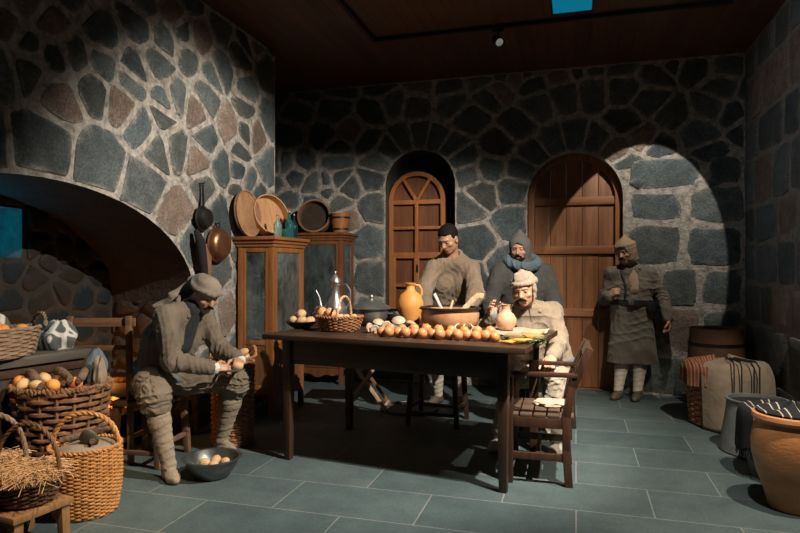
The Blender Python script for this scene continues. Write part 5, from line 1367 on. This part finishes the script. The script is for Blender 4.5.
def ringpath(F, H, r, z, rad, k=.01, n=18, tilt=0, sq=1.2):
    pts = [H(r * math.cos(2 * PI * i / n), r * sq * math.sin(2 * PI * i / n) - .012, z + tilt * math.sin(2 * PI * i / n)) for i in range(n)]
    for i in range(n): F.cone(pts[i], pts[(i + 1) % n], rad, rad, k)

# --- the man peeling potatoes, seated on the stool by the fireplace
A = Figure('man in a grey-brown coat and head wrap sitting peeling potatoes by the fireplace', (-2.60, 3.55, 0), dict(
    pelvis=(-2.76, 3.55, .53), chest=(-2.63, 3.55, .83), neck=(-2.52, 3.555, 1.045), shR=(-2.555, 3.375, .99), shL=(-2.53, 3.735, .985),
    elR=(-2.475, 3.335, .715), wrR=(-2.285, 3.50, .655), elL=(-2.44, 3.81, .74), wrL=(-2.245, 3.755, .675),
    hipR=(-2.73, 3.45, .52), hipL=(-2.73, 3.65, .52), knR=(-2.515, 3.205, .545), knL=(-2.30, 3.82, .53), anR=(-2.415, 3.225, .085), anL=(-2.425, 3.825, .085),
    toR=(-2.325, 3.165, .03), toL=(-2.32, 3.80, .03)), ((-2.405, 3.595, 1.130), -26, 28, -4), 'skin_dark')
A.body({'R': ((.75, .62, -.22), (-.25, .5, -.3), 1, (.55, .6, .65, .7), .5), 'L': ((.45, -.80, -.12), (-.1, -.3, -.6), -1, (.5, .55, .6, .65), .4)})
A.face_hair('m')
A.coat('coat_olive', 'coat', .130, .128, (.074, .066, .052), seed=11, amp=.0075, freq=46, vneck=.20, side=.07, clen=.5)
A.trousers('breeches', (.104, .086, .068), 'kn', 'breeches', 5, .010, bag=1, joint=.017)
F = A.field(A.pts('pelvis', 'hipR', 'hipL', 'knR', 'knL'), .18); J = A.J                                # coat tails over the thighs
for q in 'LR': F.cone(J['pelvis'] + V((0, 0, .03)), J['hip' + q].lerp(J['kn' + q], .42) + V((0, 0, .02)), .135, .122, .05)
F.disp(folds(21, .009, 44)); F.disp(local_folds(J['pelvis'].lerp(J['knR'], .5), .2, J['knR'] - J['pelvis'], 62, .016, 2)); F.build('coat_tails', 'coat_olive', A.t)
for q in 'LR': A.wrap_leg(q, 'puttee', r=(.064, .050))
A.sleeve_cuff('R', 'white_cloth', .046, .075); A.sleeve_cuff('L', 'white_cloth', .044, .05)
F = A.field([J['chest'], J['neck']], .17, .007); F.cone(J['chest'] + A.fw * .03, J['neck'] + A.fw * .035, .115, .072, .03); F.build('shirt', 'vest_dark', A.t)
F = A.field(A.pts('pelvis'), .26, .007); b0 = J['pelvis'] + A.up * .10
for i in range(20):
    a, b = 2 * PI * i / 20, 2 * PI * (i + 1) / 20; P_ = lambda t: b0 + A.hl * .205 * math.cos(t) + A.fw * .143 * math.sin(t); F.cone(P_(a), P_(b), .026, .026, .01)
F.disp(folds(3, .003, 50)); F.build('sash', 'slate_cloth', A.t)
F = A.field([A.H(0, 0, 0), J['neck'], J['shR']], .20, .006); H = A.H; A.cap(F, .056, (.094, .114, .088), .046); ringpath(F, H, .088, .046, .017, .015, 18, .004, 1.22)
F.cone(H(0, -.10, .05), H(-.01, -.175, -.01), .055, .05, .04); F.cone(H(-.01, -.175, -.01), J['neck'] - A.fw * .12 + A.up * .0, .05, .045, .04); F.cone(J['neck'] - A.fw * .12, J['neck'] - A.fw * .19 - A.up * .10 + A.lat * .05, .045, .03, .04)
F.disp(folds(8, .008, 34)); F.build('head_wrap', 'wrap_scarf', A.t)
F = A.field([J['wrR']], .2, .004)
pk = A.J['wrR'] + V((.115, .115, .0))
o = fruit('potato', pk + A.root, .034, 'potato held in the hands of the man peeling', None, (.3, .2, .5), 2)
kn_ = thing('paring_knife', 'small paring knife in the right hand of the man peeling', 'knife', tuple(A.J['wrR'] + A.root + V((.085, .03, -.022))))
MB().bar((-.035, -.03, 0), (.02, .015, .0), .014, .011, (0, 0, 1)).build('handle', 'dark_wood', kn_, bevel=.002); MB().bar((.02, .015, 0), (.09, .075, .004), .002, .016, (0, 0, 1), .001, .006).build('blade', 'pewter', kn_)

# --- the cook standing behind the table
B = Figure('bareheaded cook in a brown jacket standing over the big pot', (-1.17, 5.62, 0), dict(
    pelvis=(-1.14, 5.58, .90), chest=(-1.085, 5.43, 1.18), neck=(-1.055, 5.33, 1.405), shR=(-1.215, 5.29, 1.305), shL=(-.895, 5.385, 1.305),
    elR=(-1.275, 5.12, 1.075), wrR=(-1.18, 4.91, .985), elL=(-.825, 5.20, 1.07), wrL=(-.835, 4.965, .985),
    hipR=(-1.23, 5.58, .87), hipL=(-1.05, 5.60, .87), knR=(-1.27, 5.66, .48), knL=(-1.06, 5.68, .48), anR=(-1.28, 5.76, .085), anL=(-1.06, 5.78, .085),
    toR=(-1.33, 5.63, .03), toL=(-1.06, 5.64, .03)), ((-1.068, 5.215, 1.560), -112, 33, 0), 'skin_dark')
B.body({'R': ((.3, -.8, -.35), (.2, -.2, -.9), 1, (.4, .45, .5, .55), .4), 'L': ((-.12, -.9, -.22), (-.2, -.2, -.9), -1, (.45, .5, .55, .6), .4)})
B.face_hair(None)
B.coat('coat_brown', 'jacket', .128, .124, (.072, .076, .054), seed=23, amp=.0065, freq=46, vneck=.0, clen=.35, sleevefold=.018, low=[V((0, 0, .6))], extra=lambda F, J, lat, up, fw: [F.cone(J['pelvis'] + lat * q * .08, J['pelvis'] - V((0, 0, .22)) + lat * q * .09, .125, .135, .05) for q in (-1, 1)])
B.trousers('breeches', (.10, .085, .06), 'kn', 'trousers', 6, .006, joint=.006)
for q in 'LR': B.wrap_leg(q, 'puttee_pale', r=(.060, .050), footmat='shoe_leather')
B.sleeve_cuff('L', 'cuff_teal', .050, .045)
F = B.field([B.H(0, 0, 0)], .16, .0045); H = B.H
F.ell(H(0, -.018, .040), (.083, .101, .090), B.M, 0); F.box(H(0, .11, -.055), (.2, .075, .115), B.M, .014, 's'); F.box(H(0, -.02, -.15), (.2, .2, .10), B.M, .02, 's')
for q in (-1, 1): F.ell(H(q * .085, .0, -.016), (.016, .026, .034), B.M, .004, 's')
F.disp(folds(2, .003, 150, (1, 1, .3))); F.build('hair', 'hair_dark', B.t)

# --- the hooded man standing behind the table
C_ = Figure('man in a dark grey coat, pointed hood and blue-grey scarf standing before the door', (-.46, 5.90, 0), dict(
    pelvis=(-.46, 5.92, .88), chest=(-.48, 5.88, 1.17), neck=(-.49, 5.85, 1.345), shR=(-.69, 5.77, 1.262), shL=(-.29, 5.90, 1.262),
    elR=(-.77, 5.70, 1.0), wrR=(-.74, 5.60, .77), elL=(-.20, 5.83, 1.0), wrL=(-.17, 5.70, .77),
    hipR=(-.55, 5.90, .84), hipL=(-.37, 5.94, .84), knR=(-.57, 5.87, .46), knL=(-.36, 5.92, .46), anR=(-.58, 5.92, .085), anL=(-.36, 5.96, .085),
    toR=(-.63, 5.80, .03), toL=(-.36, 5.83, .03)), ((-.505, 5.795, 1.480), -97, 8, 0), 'skin_dark')
C_.body({'R': ((.1, -.3, -.9), (.8, .2, 0), 1, (.35, .4, .45, .5), .3), 'L': ((-.1, -.35, -.9), (-.8, .2, 0), -1, (.35, .4, .45, .5), .3)})
C_.face_hair('mb')
C_.coat('coat_grey', 'coat', .148, .145, (.090, .080, .066), seed=31, amp=.006, freq=32, collar=False, sleevefold=.006, side=.09, low=[V((0, 0, .45))], extra=lambda F, J, lat, up, fw: [F.cone(J['pelvis'] + lat * q * .09, J['pelvis'] - V((0, 0, .40)) + lat * q * .11, .14, .15, .05) for q in (-1, 1)])
C_.trousers('breeches', (.10, .085, .06), 'kn', 'trousers', 7, .006, joint=.006)
for q in 'LR': C_.wrap_leg(q, 'puttee', footmat='shoe_leather')
F = C_.field([C_.H(0, 0, 0)], .26, .006); C_.hood(F, .068, (.060, .07, .090), (0, .105, -.022)); F.disp(folds(6, .005, 30)); F.build('hood', 'hat_grey', C_.t)
F = C_.field([C_.J['neck']], .28, .006); H = C_.H
pts = [C_.J['neck'] + C_.lat * .135 * math.cos(t) + C_.fw * (.03 + .115 * math.sin(t)) + V((0, 0, .028 - .035 * math.sin(t))) for t in [2 * PI * i / 22 for i in range(22)]]
for i in range(22): F.cone(pts[i], pts[(i + 1) % 22], .042, .042, .02)
F.disp(folds(12, .010, 34, (1, 1, 1.6))); F.build('scarf', 'scarf_blue', C_.t)

# --- the man seated at the end of the table
D = Figure('man in a pale khaki jacket and cream cap sitting at the table end', (-.24, 4.90, 0), dict(
    pelvis=(-.20, 4.96, .46), chest=(-.285, 4.895, .78), neck=(-.355, 4.835, 1.005), shR=(-.535, 4.80, .955), shL=(-.175, 4.885, .970),
    elR=(-.69, 4.72, .83), wrR=(-.60, 4.62, .945), elL=(-.125, 4.72, .735), wrL=(-.165, 4.385, .690),
    hipR=(-.30, 4.93, .46), hipL=(-.10, 4.95, .46), knR=(-.46, 4.54, .50), knL=(-.160, 4.50, .515), anR=(-.53, 4.44, .085), anL=(-.135, 4.43, .085),
    toR=(-.58, 4.33, .03), toL=(-.15, 4.325, .03)), ((-.375, 4.725, 1.140), -104, 13, 4), 'skin')
D.body({'R': ((-.22, -.45, .80), (.75, -.4, .1), 1, (.55, .6, .65, .7), .5), 'L': ((-.08, -.80, -.45), (-.1, -.35, -.85), -1, (.25, .28, .3, .34), .2)})
D.face_hair('m')
D.coat('coat_khaki', 'jacket', .135, .130, (.072, .064, .054), seed=45, amp=.007, freq=50, vneck=.0, clen=.45, sleevefold=.013, side=.075)
D.trousers('trousers_pale', (.095, .080, .062), 'an', 'trousers', 8, .009)
for q in 'LR':
    F = D.field([D.J['an' + q], D.J['to' + q], V((D.J['an' + q].x, D.J['an' + q].y, .02))], .1, .005); D.foot(F, D.J['an' + q], D.J['to' + q]); F.build('shoe', 'puttee_pale', D.t)
D.sleeve_cuff('R', 'cuff_teal', .050, .06)
F = D.field(D.pts('pelvis'), .26, .007); b0 = D.J['pelvis'] + D.up * .14
for i in range(20):
    a, b = 2 * PI * i / 20, 2 * PI * (i + 1) / 20; P_ = lambda t: b0 + D.hl * .212 * math.cos(t) + D.fw * .143 * math.sin(t); F.cone(P_(a), P_(b), .022, .022, .01)
F.disp(folds(3, .003, 50)); F.build('sash', 'slate_cloth', D.t)
F = D.field([D.H(0, 0, 0)], .22, .0052); H = D.H; D.cap(F, .064, (.092, .110, .088), .060); ringpath(F, H, .086, .064, .013, .014, 18, .0, 1.2)
F.cone(H(0, -.02, .11), H(.012, -.02, .137), .055, .022, .03); F.cone(H(-.03, .03, .115), H(.03, .04, .125), .028, .022, .02)
for q in (-1, 1): F.cone(H(q * .088, .02, .04), H(q * .084, .03, -.05), .017, .014, .01)
F.disp(folds(18, .007, 38)); F.build('cap', 'hat_cream', D.t)
F = D.field([D.H(0, 0, 0)], .2, .004)
for q in (-1, 1): F.cone(H(q * .080, .04, -.02), H(q * .085, .05, -.09), .005, .004, .003); F.cone(H(q * .085, .05, -.09), H(q * .115, .055, -.125), .004, .003, .003)
F.build('cap_strings', 'linen', D.t)

# --- the soldier leaning by the door
E_ = Figure('man in a long grey-brown greatcoat and striped pointed hood leaning beside the door', (.53, 6.52, 0), dict(
    pelvis=(.535, 6.54, .86), chest=(.535, 6.555, 1.10), neck=(.525, 6.555, 1.315), shR=(.345, 6.51, 1.245), shL=(.705, 6.58, 1.235),
    elR=(.285, 6.53, .985), wrR=(.315, 6.385, 1.03), elL=(.83, 6.585, 1.02), wrL=(.875, 6.52, .80),
    hipR=(.45, 6.52, .84), hipL=(.63, 6.55, .84), knR=(.455, 6.50, .45), knL=(.625, 6.53, .45), anR=(.405, 6.46, .085), anL=(.585, 6.46, .085),
    toR=(.355, 6.36, .03), toL=(.545, 6.33, .03)), ((.475, 6.475, 1.465), -122, 14, 5), 'skin_dark')
E_.body({'R': ((.45, -.35, .35), (.3, .5, -.3), 1, (.9, .95, 1, 1), .6), 'L': ((.05, -.15, -.95), (-.9, -.1, 0), -1, (.55, .6, .65, .7), .4)})
E_.face_hair('m')
def skirt(F, J, lat, up, fw):
    for q in (-1, 1):
        F.cone(J['pelvis'] + lat * q * .07 + up * .1, J['pelvis'] - V((0, 0, .50)) + lat * q * .10 + fw * .035, .115, .148, .05)
    F.box((J['pelvis'].x, J['pelvis'].y, .36 - .3), (.6, .6, .3), None, .01, 's')
E_.coat('coat_dusk', 'greatcoat', .118, .122, (.068, .062, .056), seed=57, amp=.0075, freq=36, vneck=.13, clen=.4, side=.07, extra=skirt, low=[V((0, 0, .45))])
E_.trousers('breeches', (.09, .08, .06), 'kn', 'trousers', 9, .005, joint=.005)
for q in 'LR': E_.wrap_leg(q, 'puttee_pale', r=(.060, .050), footmat='shoe_leather')
J = E_.J; F = E_.field([J['chest'], J['neck']], .17, .007); F.cone(J['chest'] + E_.fw * .020, J['neck'] + E_.fw * .020, .110, .062, .03); F.build('shirt', 'shirt', E_.t)
b0 = J['pelvis'] + V((0, 0, .10)); rb = (.210, .142)
m = MB(); P_ = lambda t: b0 + E_.lat * rb[0] * math.cos(t) + E_.fw * rb[1] * math.sin(t); pr_ = []
vs = []; fs = []
for i in range(40):
    for dz, o_ in ((-.024, 0), (.024, 0), (.024, .010), (-.024, .010)):
        q = P_(2 * PI * i / 40); d = (q - b0); vs.append(q + d.normalized() * o_ + V((0, 0, dz)))
for i in range(40):
    j = (i + 1) % 40
    for c in range(4): fs.append((i * 4 + c, i * 4 + (c + 1) % 4, j * 4 + (c + 1) % 4, j * 4 + c))
bl = m.add(vs, fs).build('belt', 'leather_black', E_.t)
q = P_(1.35) + E_.fw * .016; MB().box(q, (.055, .014, .050), E_.M.copy() if False else Euler((0, 0, math.atan2(E_.lat.y, E_.lat.x)))).build('buckle', 'pewter', bl, bevel=.003)
q = P_(2.35) + E_.fw * .03; MB().box(q - V((0, 0, .035)), (.085, .05, .085), Euler((0, 0, math.atan2(E_.lat.y, E_.lat.x) + .5))).build('pouch', 'leather_black', E_.t, bevel=.008)
m = MB(); m.tube([J['shR'].lerp(J['neck'], .4) + V((0, -.06, .06)), J['chest'] + E_.fw * .145 + E_.lat * .09, J['pelvis'] + V((0, 0, .12)) + E_.fw * .14 + E_.lat * .10], .010, 6, flat=.6); m.build('strap', 'leather_black', E_.t)
F = E_.field([E_.H(0, 0, 0)], .24, .0055); H = E_.H; E_.hood(F, .050, (.060, .075, .094), (0, .110, -.012)); F.box(H(0, -.02, -.20), (.25, .25, .10), E_.M, .01, 's'); ringpath(F, H, .088, .075, .010, .016, 18, -.004, 1.15); F.disp(folds(26, .004, 34)); F.build('hood', 'hat_bands', E_.t)
# ------------------------------------------------------------------ light and camera
def spot(name, loc, target, watts, size, blend, color, radius=.05):
    L = bpy.data.lights.new(name, 'SPOT'); L.energy = watts; L.spot_size = math.radians(size); L.spot_blend = blend
    L.color = color; L.shadow_soft_size = radius
    o = bpy.data.objects.new(name, L); COL.objects.link(o); o.location = loc
    o.rotation_euler = (V(target) - V(loc)).to_track_quat('-Z', 'Y').to_euler(); return o
def point(name, loc, watts, color, radius=.05):
    L = bpy.data.lights.new(name, 'POINT'); L.energy = watts; L.color = color; L.shadow_soft_size = radius
    o = bpy.data.objects.new(name, L); COL.objects.link(o); o.location = loc; return o
spot('key_spot', (.75, 2.85, 3.3), (-1.80, 4.72, .90), 1000, 82, .5, (1.0, .88, .74), .02)
spot('floor_spot', (.78, 2.75, 3.3), (-.10, 3.5, 0), 300, 74, .6, (1.0, .9, .78), .03)
spot('side_spot', (1.5, 3.15, 3.3), (1.05, 4.35, .2), 480, 62, .6, (1.0, .84, .66), .03)
spot('left_spot', (-.7, 1.5, 3.3), (-2.62, 2.42, .25), 420, 33, .7, (1.0, .74, .46), .03)
spot('wall_spot', (-1.4, 3.2, 3.3), (1.61, 5.0, 2.4), 95, 52, 1, (.92, .96, 1.0), .04)
spot('door_spot', (.85, 5.3, 3.35), (.63, 6.75, 1.70), 165, 41, .06, (1.0, .88, .74), .012)
point('hearth_glow', (-3.36, 3.70, .56), 6, (1.0, .36, .06), .06)
point('niche_blue', (-3.74, 2.95, 1.56), 3, (.0, .5, .85), .03)
w = bpy.data.worlds.new('world'); S.world = w; w.use_nodes = True
w.node_tree.nodes['Background'].inputs[0].default_value = (.75, .90, 1.0, 1)
w.node_tree.nodes['Background'].inputs[1].default_value = .018
cd = bpy.data.cameras.new('camera'); cam = bpy.data.objects.new('camera', cd); COL.objects.link(cam)
cam.location = (0, 0, 1.32); cam.rotation_euler = (PI / 2, 0, math.radians(16.1))
cd.sensor_width = 36; cd.lens = 36 * 610 / 800; cd.clip_start = .05
S.camera = cam
S.view_settings.view_transform = 'Standard'; S.view_settings.look = 'None'; S.view_settings.gamma = 1; S.view_settings.exposure = 0
S.view_settings.use_curve_mapping = False
S.cycles.use_denoising = True
